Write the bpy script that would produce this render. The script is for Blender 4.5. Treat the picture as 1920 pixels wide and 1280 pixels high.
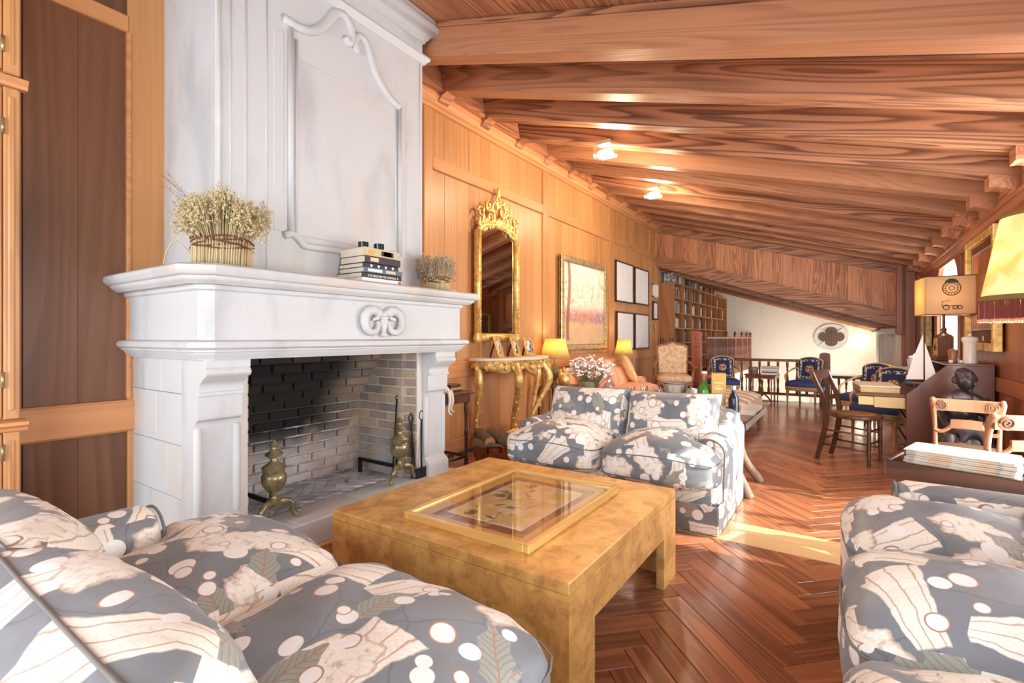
import bpy, bmesh, math, random
from mathutils import Matrix, Vector, noise
PI = math.pi
for o in list(bpy.data.objects): bpy.data.objects.remove(o)
C = bpy.context.scene.collection
scn = bpy.context.scene

# ------------------------------------------------------------ camera, light, exposure
FPX, V0, CAMH, YAW = 922.0, 632.0, 1.15, math.radians(34.05)
cam_d = bpy.data.cameras.new('camera'); cam = bpy.data.objects.new('camera', cam_d); C.objects.link(cam)
cam.location = (0, 0, CAMH); cam.rotation_euler = (PI/2, 0, YAW)
cam_d.sensor_width = 36; cam_d.lens = FPX/1920*36; cam_d.shift_y = -(640-V0)/1920; cam_d.clip_start = .02
scn.camera = cam
vs = scn.view_settings
vs.view_transform = 'Standard'; vs.look = 'None'; vs.gamma = 1; vs.use_curve_mapping = False
vs.exposure = 0.24
w = bpy.data.worlds.new('world'); scn.world = w; w.use_nodes = True
w.node_tree.nodes['Background'].inputs[0].default_value = (.82, .9, 1, 1)
w.node_tree.nodes['Background'].inputs[1].default_value = 1.5

def area(name, loc, rot, sx, sy, power, col):
    d = bpy.data.lights.new(name, 'AREA'); d.shape = 'RECTANGLE'; d.size = sx; d.size_y = sy
    d.energy = power; d.color = col
    o = bpy.data.objects.new(name, d); C.objects.link(o); o.location = loc; o.rotation_euler = rot
    return o
def point(name, loc, power, col, r=.05):
    d = bpy.data.lights.new(name, 'POINT'); d.energy = power; d.color = col; d.shadow_soft_size = r
    o = bpy.data.objects.new(name, d); C.objects.link(o); o.location = loc
    return o
DAY = (.82, .91, 1.0); WARM = (1.0, .84, .60)
# daylight standing in the window openings of the room (back wall, garden door, hall window), plus added fills
area('daylight_back_window', (-1.1, -2.5, 1.45), (PI/2, 0, 0), 3.6, 2.1, 175, DAY)
area('daylight_added_side', (1.0, .25, 1.3), (PI/2, 0, PI/2), 1.7, 1.5, 58, DAY)  # side daylight added to brighten the near sofa
sun_d = bpy.data.lights.new('sun', 'SUN'); sun_d.energy = 8; sun_d.color = (1, .95, .86); sun_d.angle = .012
sun = bpy.data.objects.new('sun', sun_d); C.objects.link(sun); sun.location = (6, 3.6, 6); sun.rotation_euler = (0, math.radians(52), math.radians(3))
area('daylight_garden_door', (1.02, 3.62, 1.1), (PI/2, 0, PI/2), 1.5, 2.0, 105, (.97, .98, 1.0))
area('daylight_hall_window', (.55, 13.4, .3), (PI/2, 0, PI/2), 2.2, 2.2, 62, (1, .96, .9))
area('added_hall_fill', (-.6, 13.2, -.1), (PI*.62, 0, 0), 2.4, 1.2, 30, (1, .93, .84))  # added fill low in the hall, aimed up at the end wall

# ------------------------------------------------------------ shapes: every function returns (verts, faces)
def box(x0, x1, y0, y1, z0, z1, b=0):
    if b <= 0:
        v = [(x, y, z) for x in (x0, x1) for y in (y0, y1) for z in (z0, z1)]
        f = [(0,1,3,2),(4,6,7,5),(0,4,5,1),(2,3,7,6),(0,2,6,4),(1,5,7,3)]
        return v, f
    b = min(b, abs(x1-x0)*.45, abs(y1-y0)*.45, abs(z1-z0)*.45)
    V, idx = [], {}
    xs, ys, zs = (x0, x1), (y0, y1), (z0, z1)
    for i in (0,1):
        for j in (0,1):
            for k in (0,1):
                sx, sy, sz = 1-2*i, 1-2*j, 1-2*k
                p = (xs[i], ys[j], zs[k])
                idx[i,j,k] = len(V)
                V += [(p[0], p[1]+sy*b, p[2]+sz*b), (p[0]+sx*b, p[1], p[2]+sz*b), (p[0]+sx*b, p[1]+sy*b, p[2])]
    F = []
    for i in (0,1):
        q = [idx[i,j,k] for j,k in ((0,0),(0,1),(1,1),(1,0))]; F.append(tuple(q if i == 0 else q[::-1]))
        q = [idx[j,i,k]+1 for j,k in ((0,0),(1,0),(1,1),(0,1))]; F.append(tuple(q if i == 0 else q[::-1]))
        q = [idx[j,k,i]+2 for j,k in ((0,0),(0,1),(1,1),(1,0))]; F.append(tuple(q if i == 0 else q[::-1]))
    for i in (0,1):
        for j in (0,1):
            F.append((idx[i,j,0]+0, idx[i,j,0]+1, idx[i,j,1]+1, idx[i,j,1]+0))
            F.append((idx[i,0,j]+0, idx[i,0,j]+2, idx[i,1,j]+2, idx[i,1,j]+0))
            F.append((idx[0,i,j]+1, idx[0,i,j]+2, idx[1,i,j]+2, idx[1,i,j]+1))
    for k in idx: F.append((idx[k], idx[k]+1, idx[k]+2))
    return V, F
def prism(poly, axis, a, b):
    n = len(poly)
    mk = {'x': lambda p, t: (t, p[0], p[1]), 'y': lambda p, t: (p[0], t, p[1]), 'z': lambda p, t: (p[0], p[1], t)}[axis]
    V = [mk(p, a) for p in poly] + [mk(p, b) for p in poly]
    F = [tuple(range(n))[::-1], tuple(range(n, 2*n))] + [(i, (i+1) % n, n+(i+1) % n, n+i) for i in range(n)]
    return V, F
def lathe(prof, n=20, flute=None):
    V, F = [], []
    for r, z in prof:
        for i in range(n):
            a = 2*PI*i/n
            rr = r
            if flute and flute[0] <= z <= flute[1]: rr = r*(1-flute[3]*(.5-.5*math.cos(flute[2]*a)))
            V.append((rr*math.cos(a), rr*math.sin(a), z))
    m = len(prof)
    for j in range(m-1):
        for i in range(n):
            F.append((j*n+i, j*n+(i+1) % n, (j+1)*n+(i+1) % n, (j+1)*n+i))
    F.append(tuple(range(n))[::-1]); F.append(tuple(range((m-1)*n, m*n)))
    return V, F
def tube(path, r, n=8, closed=False):
    P = [Vector(p) for p in path]; m = len(P)
    R = r if isinstance(r, (list, tuple)) else [r]*m
    V, F = [], []
    up = None
    for i in range(m):
        if closed: t = P[(i+1) % m]-P[i-1]
        else: t = P[min(i+1, m-1)]-P[max(i-1, 0)]
        if t.length < 1e-9: t = Vector((0,0,1))
        t.normalize()
        if up is None:
            up = Vector((0,0,1)) if abs(t.z) < .9 else Vector((1,0,0))
        s = t.cross(up)
        if s.length < 1e-6: s = t.orthogonal()
        s.normalize(); up = s.cross(t).normalized()
        for k in range(n):
            a = 2*PI*k/n
            V.append(tuple(P[i] + (s*math.cos(a)+up*math.sin(a))*R[i]))
    for i in range(m if closed else m-1):
        j = (i+1) % m
        for k in range(n): F.append((i*n+k, i*n+(k+1) % n, j*n+(k+1) % n, j*n+k))
    if not closed: F += [tuple(range(n))[::-1], tuple(range((m-1)*n, m*n))]
    return V, F
def rings(rl):
    """stack of equal-length 3D loops, capped"""
    n = len(rl[0]); V = [p for r in rl for p in r]; F = []
    for j in range(len(rl)-1):
        for i in range(n): F.append((j*n+i, j*n+(i+1) % n, (j+1)*n+(i+1) % n, (j+1)*n+i))
    F += [tuple(range(n))[::-1], tuple(range((len(rl)-1)*n, len(rl)*n))]
    return V, F
def join(*L):
    V, F = [], []
    for v, f in L:
        o = len(V); V += list(v); F += [tuple(i+o for i in q) for q in f]
    return V, F
def xf(vf, M):
    return [tuple(M @ Vector(v)) for v in vf[0]], vf[1]
def mv(vf, x=0, y=0, z=0): return xf(vf, Matrix.Translation((x, y, z)))
def rot(vf, ang, ax): return xf(vf, Matrix.Rotation(ang, 4, ax))
def scl(vf, x, y, z): return xf(vf, Matrix.Diagonal((x, y, z, 1)))
def spline(pts, k=6, closed=False):
    """Catmull-Rom through points"""
    P = [Vector(p) for p in pts]; n = len(P); out = []
    for i in range(n if closed else n-1):
        if closed: a, b, c, d = P[i-1], P[i], P[(i+1) % n], P[(i+2) % n]
        else: a, b, c, d = P[max(i-1,0)], P[i], P[i+1], P[min(i+2,n-1)]
        for j in range(k):
            t = j/k
            out.append(.5*((2*b)+(c-a)*t+(2*a-5*b+4*c-d)*t*t+(3*b-3*c+d-a)*t**3))
    if not closed: out.append(P[-1])
    return [tuple(p) for p in out]
def spline2(pts, k=6, closed=False): return [(p[0], p[1]) for p in spline([(q[0], q[1], 0) for q in pts], k, closed)]
_cg = {}
def cubegrid(n):
    if n in _cg: return _cg[n]
    V, ix, F = [], {}, []
    def g(p):
        k = tuple(round(c, 5) for c in p)
        if k not in ix: ix[k] = len(V); V.append(k)
        return ix[k]
    for ax in range(3):
        for s in (-1, 1):
            for i in range(n):
                for j in range(n):
                    q = []
                    for di, dj in ((0,0),(1,0),(1,1),(0,1)):
                        a, b = -1+2*(i+di)/n, -1+2*(j+dj)/n
                        p = [0,0,0]; p[ax] = s; p[(ax+1) % 3] = a; p[(ax+2) % 3] = b
                        q.append(g(p))
                    F.append(tuple(q if s > 0 else q[::-1]))
    _cg[n] = (V, F); return _cg[n]
def blob(sx, sy, sz, n=10, p=4, crown=0, wr=0, seed=0, fn=None, wf=5):
    """soft box of half sizes sx,sy,sz (superellipsoid), crowned top, wrinkled"""
    V, F = cubegrid(n); out = []
    for a, b, c in V:
        L = (abs(a)**p+abs(b)**p+abs(c)**p)**(1/p)
        x, y, z = a/L, b/L, c/L
        X, Y, Z = x*sx, y*sy, z*sz
        if crown: Z += crown*(1 if c > 0 else -.35)*abs(z)*max(0, 1-x*x)**.6*max(0, 1-y*y)**.6
        if fn: X, Y, Z = fn(X, Y, Z, x, y, z)
        if wr:
            d = noise.noise(Vector((X*wf+seed, Y*wf, Z*wf)))*wr + noise.noise(Vector((X*wf*3+seed, Y*wf*3, Z*wf*3)))*wr*.35
            X += d*x; Y += d*y; Z += d*z
        out.append((X, Y, Z))
    return out, F
def pillow(w, hh, t, n=18, pull=.05, wr=.006, seed=0):
    """knife-edge cushion standing in the XZ plane, thickness along Y"""
    V, F = [], []; ix = {}
    def pt(i, j, s):
        u, v = -1+2*i/n, -1+2*j/n
        e = (max(0, 1-abs(u)**3.2)*max(0, 1-abs(v)**3.2))**.55
        x = w/2*u*(1-pull*(1-v*v)*abs(u)); z = hh/2*v*(1-pull*(1-u*u)*abs(v))
        y = s*t/2*e
        d = noise.noise(Vector((x*7+seed, z*7, s*3)))*wr + noise.noise(Vector((x*20+seed, z*20, s)))*wr*.4
        return (x, y+s*d*min(1, e*3), z)
    for s in (-1, 1):
        for i in range(n+1):
            for j in range(n+1):
                if i in (0, n) or j in (0, n): k = (i, j, 0)
                else: k = (i, j, s)
                if k not in ix: ix[k] = len(V); V.append(pt(i, j, s))
        for i in range(n):
            for j in range(n):
                q = []
                for di, dj in ((0,0),(1,0),(1,1),(0,1)):
                    a, b = i+di, j+dj
                    q.append(ix[(a, b, 0) if a in (0, n) or b in (0, n) else (a, b, s)])
                F.append(tuple(q if s < 0 else q[::-1]))
    edge = [V[ix[i, 0, 0]] for i in range(n)] + [V[ix[n, j, 0]] for j in range(n)] + [V[ix[i, n, 0]] for i in range(n, 0, -1)] + [V[ix[0, j, 0]] for j in range(n, 0, -1)]
    return (V, F), edge

# ------------------------------------------------------------ objects
def me_new(name, vf):
    me = bpy.data.meshes.new(name); me.from_pydata([tuple(v) for v in vf[0]], [], vf[1])
    bm = bmesh.new(); bm.from_mesh(me); bmesh.ops.recalc_face_normals(bm, faces=bm.faces); bm.to_mesh(me); bm.free()
    uv = me.uv_layers.new(name='UVMap').data
    for p in me.polygons:
        n = p.normal; ax = max(range(3), key=lambda i: abs(n[i]))
        for li in p.loop_indices:
            c = me.vertices[me.loops[li].vertex_index].co
            uv[li].uv = (c.y+.37, c.z) if ax == 0 else ((c.x, c.z+.61) if ax == 1 else (c.x, c.y))
    me.update(); return me
def shade(me, ang=None):
    me.polygons.foreach_set('use_smooth', [True]*len(me.polygons))
    if ang is not None: me.set_sharp_from_angle(angle=math.radians(ang))
def ob(name, vf, mat, parent=None, smooth=None, loc=None, rotz=None, label=None, kind=None):
    me = vf if isinstance(vf, bpy.types.Mesh) else me_new(name, vf)
    if mat is not None and len(me.materials) == 0: me.materials.append(mat)
    if smooth: shade(me, None if smooth is True else smooth)
    o = bpy.data.objects.new(name, me); C.objects.link(o)
    if parent is not None: o.parent = parent
    if loc is not None: o.location = loc
    if rotz is not None: o.rotation_euler = (0, 0, rotz) if not isinstance(rotz, tuple) else rotz
    if label: o['label'] = label
    if kind: o['kind'] = kind
    return o
def tag(o, label, cat, group=None):
    o['label'] = label; o['category'] = cat
    if group: o['group'] = group
    return o
def thing(name, label, cat, loc=(0,0,0), rz=0, group=None):
    o = bpy.data.objects.new(name, None); C.objects.link(o); o.location = loc
    o.rotation_euler = (0, 0, rz) if not isinstance(rz, tuple) else rz
    o.empty_display_size = .05
    return tag(o, label, cat, group)
def struct(name, vf, mat, smooth=None):
    return ob(name, vf, mat, None, smooth, kind='structure')
def copy_tree(o, loc=None, rz=None, label=None, group=None, parent=None):
    c = o.copy(); C.objects.link(c); c.parent = parent
    if loc is not None: c.location = loc
    if rz is not None: c.rotation_euler = (0, 0, rz)
    if label: c['label'] = label
    if group: c['group'] = group
    for ch in list(o.children): copy_tree(ch, parent=c)
    return c

# ------------------------------------------------------------ materials
def S(r, g, b):
    f = lambda c: (c/255/12.92) if c/255 <= .04045 else ((c/255+.055)/1.055)**2.4
    return (f(r), f(g), f(b), 1)
class NT:
    def __init__(s, name):
        s.m = bpy.data.materials.new(name); s.m.use_nodes = True; s.t = s.m.node_tree
        s.b = s.t.nodes['Principled BSDF']; s.out = s.t.nodes['Material Output']
    def nd(s, typ, ins=None, **pr):
        n = s.t.nodes.new(typ)
        for k, v in pr.items(): setattr(n, k, v)
        for k, v in (ins or {}).items(): s.put(n.inputs[k], v)
        return n
    def put(s, sock, v):
        if isinstance(v, bpy.types.NodeSocket): s.t.links.new(v, sock)
        else: sock.default_value = v
    def ma(s, op, a, b=0.0, c=0.0, clamp=False):
        n = s.t.nodes.new('ShaderNodeMath'); n.operation = op; n.use_clamp = clamp
        s.put(n.inputs[0], a); s.put(n.inputs[1], b); s.put(n.inputs[2], c)
        return n.outputs[0]
    def vm(s, op, a, b=(0,0,0)):
        n = s.t.nodes.new('ShaderNodeVectorMath'); n.operation = op
        s.put(n.inputs[0], a)
        if op == 'SCALE': s.put(n.inputs[3], b)
        else: s.put(n.inputs[1], b)
        return n.outputs['Value'] if op in ('LENGTH', 'DOT_PRODUCT', 'DISTANCE') else n.outputs[0]
    def mix(s, f, a, b, blend='MIX'):
        n = s.t.nodes.new('ShaderNodeMix'); n.data_type = 'RGBA'; n.blend_type = blend
        s.put(n.inputs[0], f); s.put(n.inputs[6], a); s.put(n.inputs[7], b)
        return n.outputs[2]
    def ss(s, x, lo, hi):
        n = s.t.nodes.new('ShaderNodeMapRange'); n.interpolation_type = 'SMOOTHSTEP'
        s.put(n.inputs[0], x); n.inputs[1].default_value = lo; n.inputs[2].default_value = hi
        return n.outputs[0]
    def noise(s, vec, scale, detail=3, rough=.5, dist=0):
        return s.nd('ShaderNodeTexNoise', {'Vector': vec, 'Scale': scale, 'Detail': detail, 'Roughness': rough, 'Distortion': dist}).outputs[0]
    def sep(s, v):
        n = s.nd('ShaderNodeSeparateXYZ', {0: v}); return n.outputs
    def comb(s, x, y, z=0.0):
        return s.nd('ShaderNodeCombineXYZ', {0: x, 1: y, 2: z}).outputs[0]
    def bump(s, hgt, strength=.3, dist=.01):
        n = s.nd('ShaderNodeBump', {'Height': hgt, 'Strength': strength, 'Distance': dist})
        s.t.links.new(n.outputs[0], s.b.inputs['Normal'])
    def col(s, c): s.put(s.b.inputs['Base Color'], c)
    def obj(s): return s.nd('ShaderNodeTexCoord').outputs['Object']
    def uv(s): return s.nd('ShaderNodeTexCoord').outputs['UV']
    def rnd(s): return s.nd('ShaderNodeObjectInfo').outputs['Random']
    def set(s, rough=None, metal=None, spec=None, **k):
        if rough is not None: s.put(s.b.inputs['Roughness'], rough)
        if metal is not None: s.b.inputs['Metallic'].default_value = metal
        if spec is not None: s.b.inputs['Specular IOR Level'].default_value = spec
        for a, v in k.items(): s.put(s.b.inputs[a.replace('_', ' ')], v)
        return s.m
MATS = {}
def plain(name, c, rough=.6, metal=0, var=.12, scale=18, bump=.0, spec=None, rv=.15):
    if name in MATS: return MATS[name]
    t = NT(name); o = t.vm('ADD', t.obj(), t.comb(t.ma('MULTIPLY', t.rnd(), 9.0), 0.0)); n = t.noise(o, scale, 4, .6)
    f = t.ma('ADD', t.ma('MULTIPLY', t.ma('SUBTRACT', n, .5), 2*var), 1.0)
    f = t.ma('MULTIPLY', f, t.ma('ADD', t.ma('MULTIPLY', t.ma('SUBTRACT', t.rnd(), .5), rv), 1.0))
    t.col(t.mix(1.0, c, t.nd('ShaderNodeCombineColor', {0: f, 1: f, 2: f}).outputs[0], 'MULTIPLY'))
    if bump: t.bump(n, bump, .01)
    MATS[name] = t.set(rough, metal, spec); return MATS[name]
def wood(name, axis, light, dark, k=9, scale=2.2, stretch=.1, figure=.75, rough=.42, fiber=.25, tone=.22, src='OBJECT', knots=0, coat=0, sharp=.55):
    """wood with contour-line figure along an axis of the object"""
    if name in MATS: return MATS[name]
    t = NT(name); v = t.obj() if src == 'OBJECT' else t.uv()
    rn = t.rnd(); rn2 = t.nd('ShaderNodeAttribute', attribute_name='tone').outputs['Fac']
    r = t.ma('ADD', rn, rn2)
    sc = {'x': (stretch, 1, 1), 'y': (1, stretch, 1), 'z': (1, 1, stretch)}[axis]
    v = t.vm('MULTIPLY', v, sc)
    v = t.vm('ADD', v, t.comb(t.ma('MULTIPLY', r, 17.3), t.ma('MULTIPLY', r, 7.7), t.ma('MULTIPLY', r, 31.1)))
    n = t.noise(v, scale, 2, .45, .3)
    fr = t.ma('FRACT', t.ma('MULTIPLY', n, float(k)))
    band = t.ma('MULTIPLY', t.ss(fr, .15, .15+sharp), t.ma('SUBTRACT', 1.0, t.ss(fr, .86, 1.0)))
    fib = t.noise(t.vm('MULTIPLY', v, {'x': (.25,1,1), 'y': (1,.25,1), 'z': (1,1,.25)}[axis]), 70, 3, .7)
    fac = t.ma('MULTIPLY', band, figure)
    big = t.noise(v, .9, 2, .5)
    fac = t.ma('MULTIPLY', fac, t.ss(big, .25, .6))
    fac = t.ma('ADD', fac, t.ma('MULTIPLY', t.ma('SUBTRACT', fib, .5), fiber*2), clamp=True)
    c = t.mix(fac, light, dark)
    if knots:
        vo = t.nd('ShaderNodeTexVoronoi', {'Vector': t.vm('MULTIPLY', v, {'x': (3,1,1), 'y': (1,3,1), 'z': (1,1,3)}[axis]), 'Scale': float(knots)})
        kn = t.ma('MULTIPLY', t.ma('SUBTRACT', 1.0, t.ss(vo.outputs['Distance'], .02, .075)), t.ma('GREATER_THAN', t.sep(vo.outputs['Color'])[0], .45))
        c = t.mix(t.ma('MULTIPLY', kn, .85), c, (dark[0]*.25, dark[1]*.2, dark[2]*.18, 1))
    f = t.ma('ADD', t.ma('MULTIPLY', t.ma('SUBTRACT', t.ma('FRACT', t.ma('MULTIPLY', r, 5.13)), .5), 2*tone), 1.0)
    c = t.mix(1.0, c, t.nd('ShaderNodeCombineColor', {0: f, 1: f, 2: f}).outputs[0], 'MULTIPLY')
    t.col(c); t.bump(t.ma('ADD', t.ma('MULTIPLY', band, .4), fib), .12, .004)
    t.set(t.ma('ADD', t.ma('MULTIPLY', fib, .16), rough-.08))
    if coat: t.b.inputs['Coat Weight'].default_value = coat; t.b.inputs['Coat Roughness'].default_value = .12
    MATS[name] = t.m; return t.m
def emis(name, c, s):
    if name in MATS: return MATS[name]
    t = NT(name); t.col(c); t.put(t.b.inputs['Emission Color'], c); t.b.inputs['Emission Strength'].default_value = s
    MATS[name] = t.m; return t.m
def glassm(name, c=(1,1,1,1), rough=.02):
    if name in MATS: return MATS[name]
    t = NT(name); t.col(c); t.set(rough); t.b.inputs['Transmission Weight'].default_value = 1; t.b.inputs['IOR'].default_value = 1.45
    MATS[name] = t.m; return t.m

OAK_L, OAK_D = S(202,146,92), S(160,102,58)
PINE_L, PINE_D = S(174,118,82), S(98,57,37)
m_oakz = wood('oak_upright', 'z', OAK_L, OAK_D, k=22, scale=2.2, stretch=.05, figure=.4, tone=.1, rough=.4)
m_oaky = wood('oak_level', 'y', S(208,146,94), OAK_D, k=22, scale=2.2, stretch=.05, figure=.4, tone=.05, rough=.38)
m_oakdz = wood('oak_dark_upright', 'z', S(124,82,54), S(84,52,32), k=16, scale=1.8, stretch=.07, figure=.5, tone=.12, rough=.4)
m_pinex = wood('pine_beam', 'x', PINE_L, PINE_D, k=20, scale=3.6, stretch=.07, figure=.9, fiber=.42, tone=.1, knots=3.2, sharp=.7, rough=.5)
m_piney = wood('pine_board', 'y', S(192,130,90), S(132,76,48), k=16, scale=5.5, stretch=.07, figure=.85, tone=.16, rough=.55)
m_pinez = wood('pine_upright', 'z', S(200,136,94), S(150,86,54), k=14, scale=5.5, stretch=.08, figure=.85, tone=.12, rough=.5)
m_floor = wood('floor_plank', 'x', S(164,104,70), S(100,58,38), k=14, scale=5, stretch=.07, figure=.6, tone=.32, src='UV', rough=.24, coat=.35)
m_pale = wood('pale_strip', 'x', S(222,184,132), S(190,146,96), k=5, scale=4.0, stretch=.1, figure=.35, tone=.06, src='OBJECT', rough=.25, coat=.35)
m_walz = wood('walnut_upright', 'z', S(88,52,34), S(44,25,16), k=8, scale=3, figure=.6, tone=.1, rough=.35)
m_walx = wood('walnut_level', 'x', S(104,64,44), S(58,34,23), k=8, scale=3, figure=.6, tone=.1, rough=.38)
m_maho = wood('mahogany', 'z', S(112,66,46), S(72,40,28), k=6, scale=2, stretch=.1, figure=.45, tone=.05, rough=.32, coat=.2)
m_rail = wood('rail_wood', 'z', S(132,78,52), S(84,46,30), k=8, scale=4, figure=.5, tone=.1, rough=.4)
m_book = wood('bookcase_wood', 'z', S(176,118,74), S(128,78,46), k=6, scale=2, figure=.4, tone=.06, rough=.5)
m_fruit = wood('fruitwood', 'z', S(160,108,74), S(104,66,44), k=7, scale=4, figure=.45, tone=.08, rough=.35)
# ---- stone, brick, gilding, cloth
def stone_mat(name, base, warm, cool):
    t = NT(name); p = t.vm('ADD', t.nd('ShaderNodeNewGeometry').outputs['Position'], t.comb(t.ma('MULTIPLY', t.rnd(), 3.0), 0.0))
    a = t.noise(p, 1.6, 5, .6, .6); b = t.noise(t.vm('MULTIPLY', p, (1, 1, .35)), 3.1, 5, .6, .4); g = t.noise(p, 60, 3, .6)
    c = t.mix(t.ss(a, .52, .72), base, warm); c = t.mix(t.ma('MULTIPLY', t.ss(b, .5, .75), .8), c, cool)
    c = t.mix(t.ma('MULTIPLY', t.ss(g, .62, .8), .12), c, S(150,140,125))
    t.col(c); t.bump(t.ma('ADD', t.ma('MULTIPLY', b, .6), t.ma('MULTIPLY', g, .25)), .18, .008); return t.set(.62, spec=.35)
m_stone = stone_mat('limestone', S(200,200,198), S(202,194,184), S(176,176,175))
m_plaster = stone_mat('pale_plaster', S(230,222,208), S(226,210,186), S(214,208,198))
def brick_mat():
    t = NT('firebox_brick'); p = t.nd('ShaderNodeNewGeometry').outputs['Position']; r = t.rnd()
    x, y, z = t.sep(p)
    c = t.mix(t.ss(r, .2, .8), S(188,162,140), S(158,144,132)); c = t.mix(t.ss(t.ma('FRACT', t.ma('MULTIPLY', r, 7.7)), .6, .9), c, S(200,176,146))
    g = t.noise(p, 90, 4, .7); c = t.mix(t.ma('MULTIPLY', t.ss(g, .45, .75), .45), c, S(92,80,74))
    n = t.noise(t.vm('MULTIPLY', p, (1, 1, .55)), 4.2, 4, .55, .4)
    # soot tongue rising up the back wall, ash bloom low down
    up = t.ma('ADD', t.ss(z, .32, .98), t.ma('MULTIPLY', t.ma('SUBTRACT', n, .5), 1.2))
    back = t.ma('SUBTRACT', 1.0, t.ss(t.ma('ADD', y, t.ma('MULTIPLY', x, -.12)), 2.42, 3.0))
    deep = t.ma('SUBTRACT', 1.0, t.ss(x, -2.86, -2.62))
    soot = t.ma('MULTIPLY', t.ma('MULTIPLY', t.ss(t.ma('ADD', up, t.ma('MULTIPLY', back, .62)), .42, .85), back), deep)
    c = t.mix(t.ma('MULTIPLY', soot, .97), c, S(22,20,20))
    ash = t.ma('MULTIPLY', t.ma('MULTIPLY', t.ma('SUBTRACT', 1.0, t.ss(z, .2, .56)), t.ss(n, .3, .55)), deep)
    c = t.mix(t.ma('MULTIPLY', ash, .8), c, S(214,212,212))
    t.col(c); t.bump(g, .5, .006); return t.set(.9, spec=.15)
m_brick = brick_mat()
def mortar_mat():
    t = NT('mortar'); p = t.nd('ShaderNodeNewGeometry').outputs['Position']; x, y, z = t.sep(p); n = t.noise(p, 5, 4, .6)
    up = t.ma('ADD', t.ss(z, .35, 1.0), t.ma('MULTIPLY', t.ma('SUBTRACT', n, .5), 1.1))
    back = t.ma('SUBTRACT', 1.0, t.ss(t.ma('ADD', y, t.ma('MULTIPLY', x, -.12)), 2.42, 3.0)); deep = t.ma('SUBTRACT', 1.0, t.ss(x, -2.86, -2.62))
    soot = t.ma('MULTIPLY', t.ma('MULTIPLY', t.ss(t.ma('ADD', up, t.ma('MULTIPLY', back, .62)), .5, .9), back), deep)
    t.col(t.mix(t.ma('MULTIPLY', soot, .95), S(206,200,192), S(30,27,26))); return t.set(.95, spec=.1)
m_mortar = mortar_mat()
def ash_mat():
    t = NT('ashy_brick'); p = t.nd('ShaderNodeNewGeometry').outputs['Position']; n = t.noise(p, 6, 5, .65, .6); r = t.rnd()
    c = t.mix(t.ss(n, .35, .62), S(156,154,156), S(216,216,218)); c = t.mix(t.ma('MULTIPLY', r, .35), c, S(136,130,128)); t.col(c); return t.set(.95, spec=.1)
m_ash = ash_mat()
def gilt(name, c, dark, rough=.32, scale=9, metal=.6):
    t = NT(name); o = t.obj(); n = t.noise(o, scale, 5, .6, .3); g = t.noise(o, scale*9, 3, .6)
    k = t.mix(t.ss(n, .35, .7), c, dark); t.col(k); t.bump(t.ma('ADD', n, t.ma('MULTIPLY', g, .5)), .15, .005)
    return t.set(t.ma('ADD', rough-.08, t.ma('MULTIPLY', n, .25)), metal)
m_gilt = gilt('gilding', S(244,212,138), S(206,158,82), .36, 22)
m_brass = gilt('aged_brass', S(168,156,116), S(110,100,72), .26, 14)
m_copper = gilt('copper', S(172,98,60), S(104,56,34), .34, 7)
m_steel = gilt('polished_steel', S(214,208,200), S(168,160,150), .18, 3)
m_iron = plain('black_iron', S(40,38,38), .55, .6)
m_bronze = gilt('dark_bronze', S(92,82,82), S(44,38,38), .36, 6)
def goldleaf():
    t = NT('gold_leaf'); o = t.obj()
    sq = t.nd('ShaderNodeTexVoronoi', {'Vector': o, 'Scale': 7.0, 'Randomness': .35}, distance='CHEBYCHEV').outputs['Color']
    n = t.noise(o, 9, 6, .65, .5); n2 = t.noise(t.vm('MULTIPLY', o, (1.0, .5, 1)), 30, 4, .65)
    c = t.mix(t.ss(n, .34, .66), S(230,180,106), S(190,136,72)); c = t.mix(t.ma('MULTIPLY', t.ss(n2, .48, .74), .4), c, S(128,90,48))
    c = t.mix(t.ma('MULTIPLY', t.sep(sq)[0], .2), c, S(226,186,108)); t.col(c); t.bump(t.ma('ADD', n, n2), .06, .004)
    return t.set(t.ma('ADD', .3, t.ma('MULTIPLY', n2, .25)), .3)
m_leaf = goldleaf()

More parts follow.
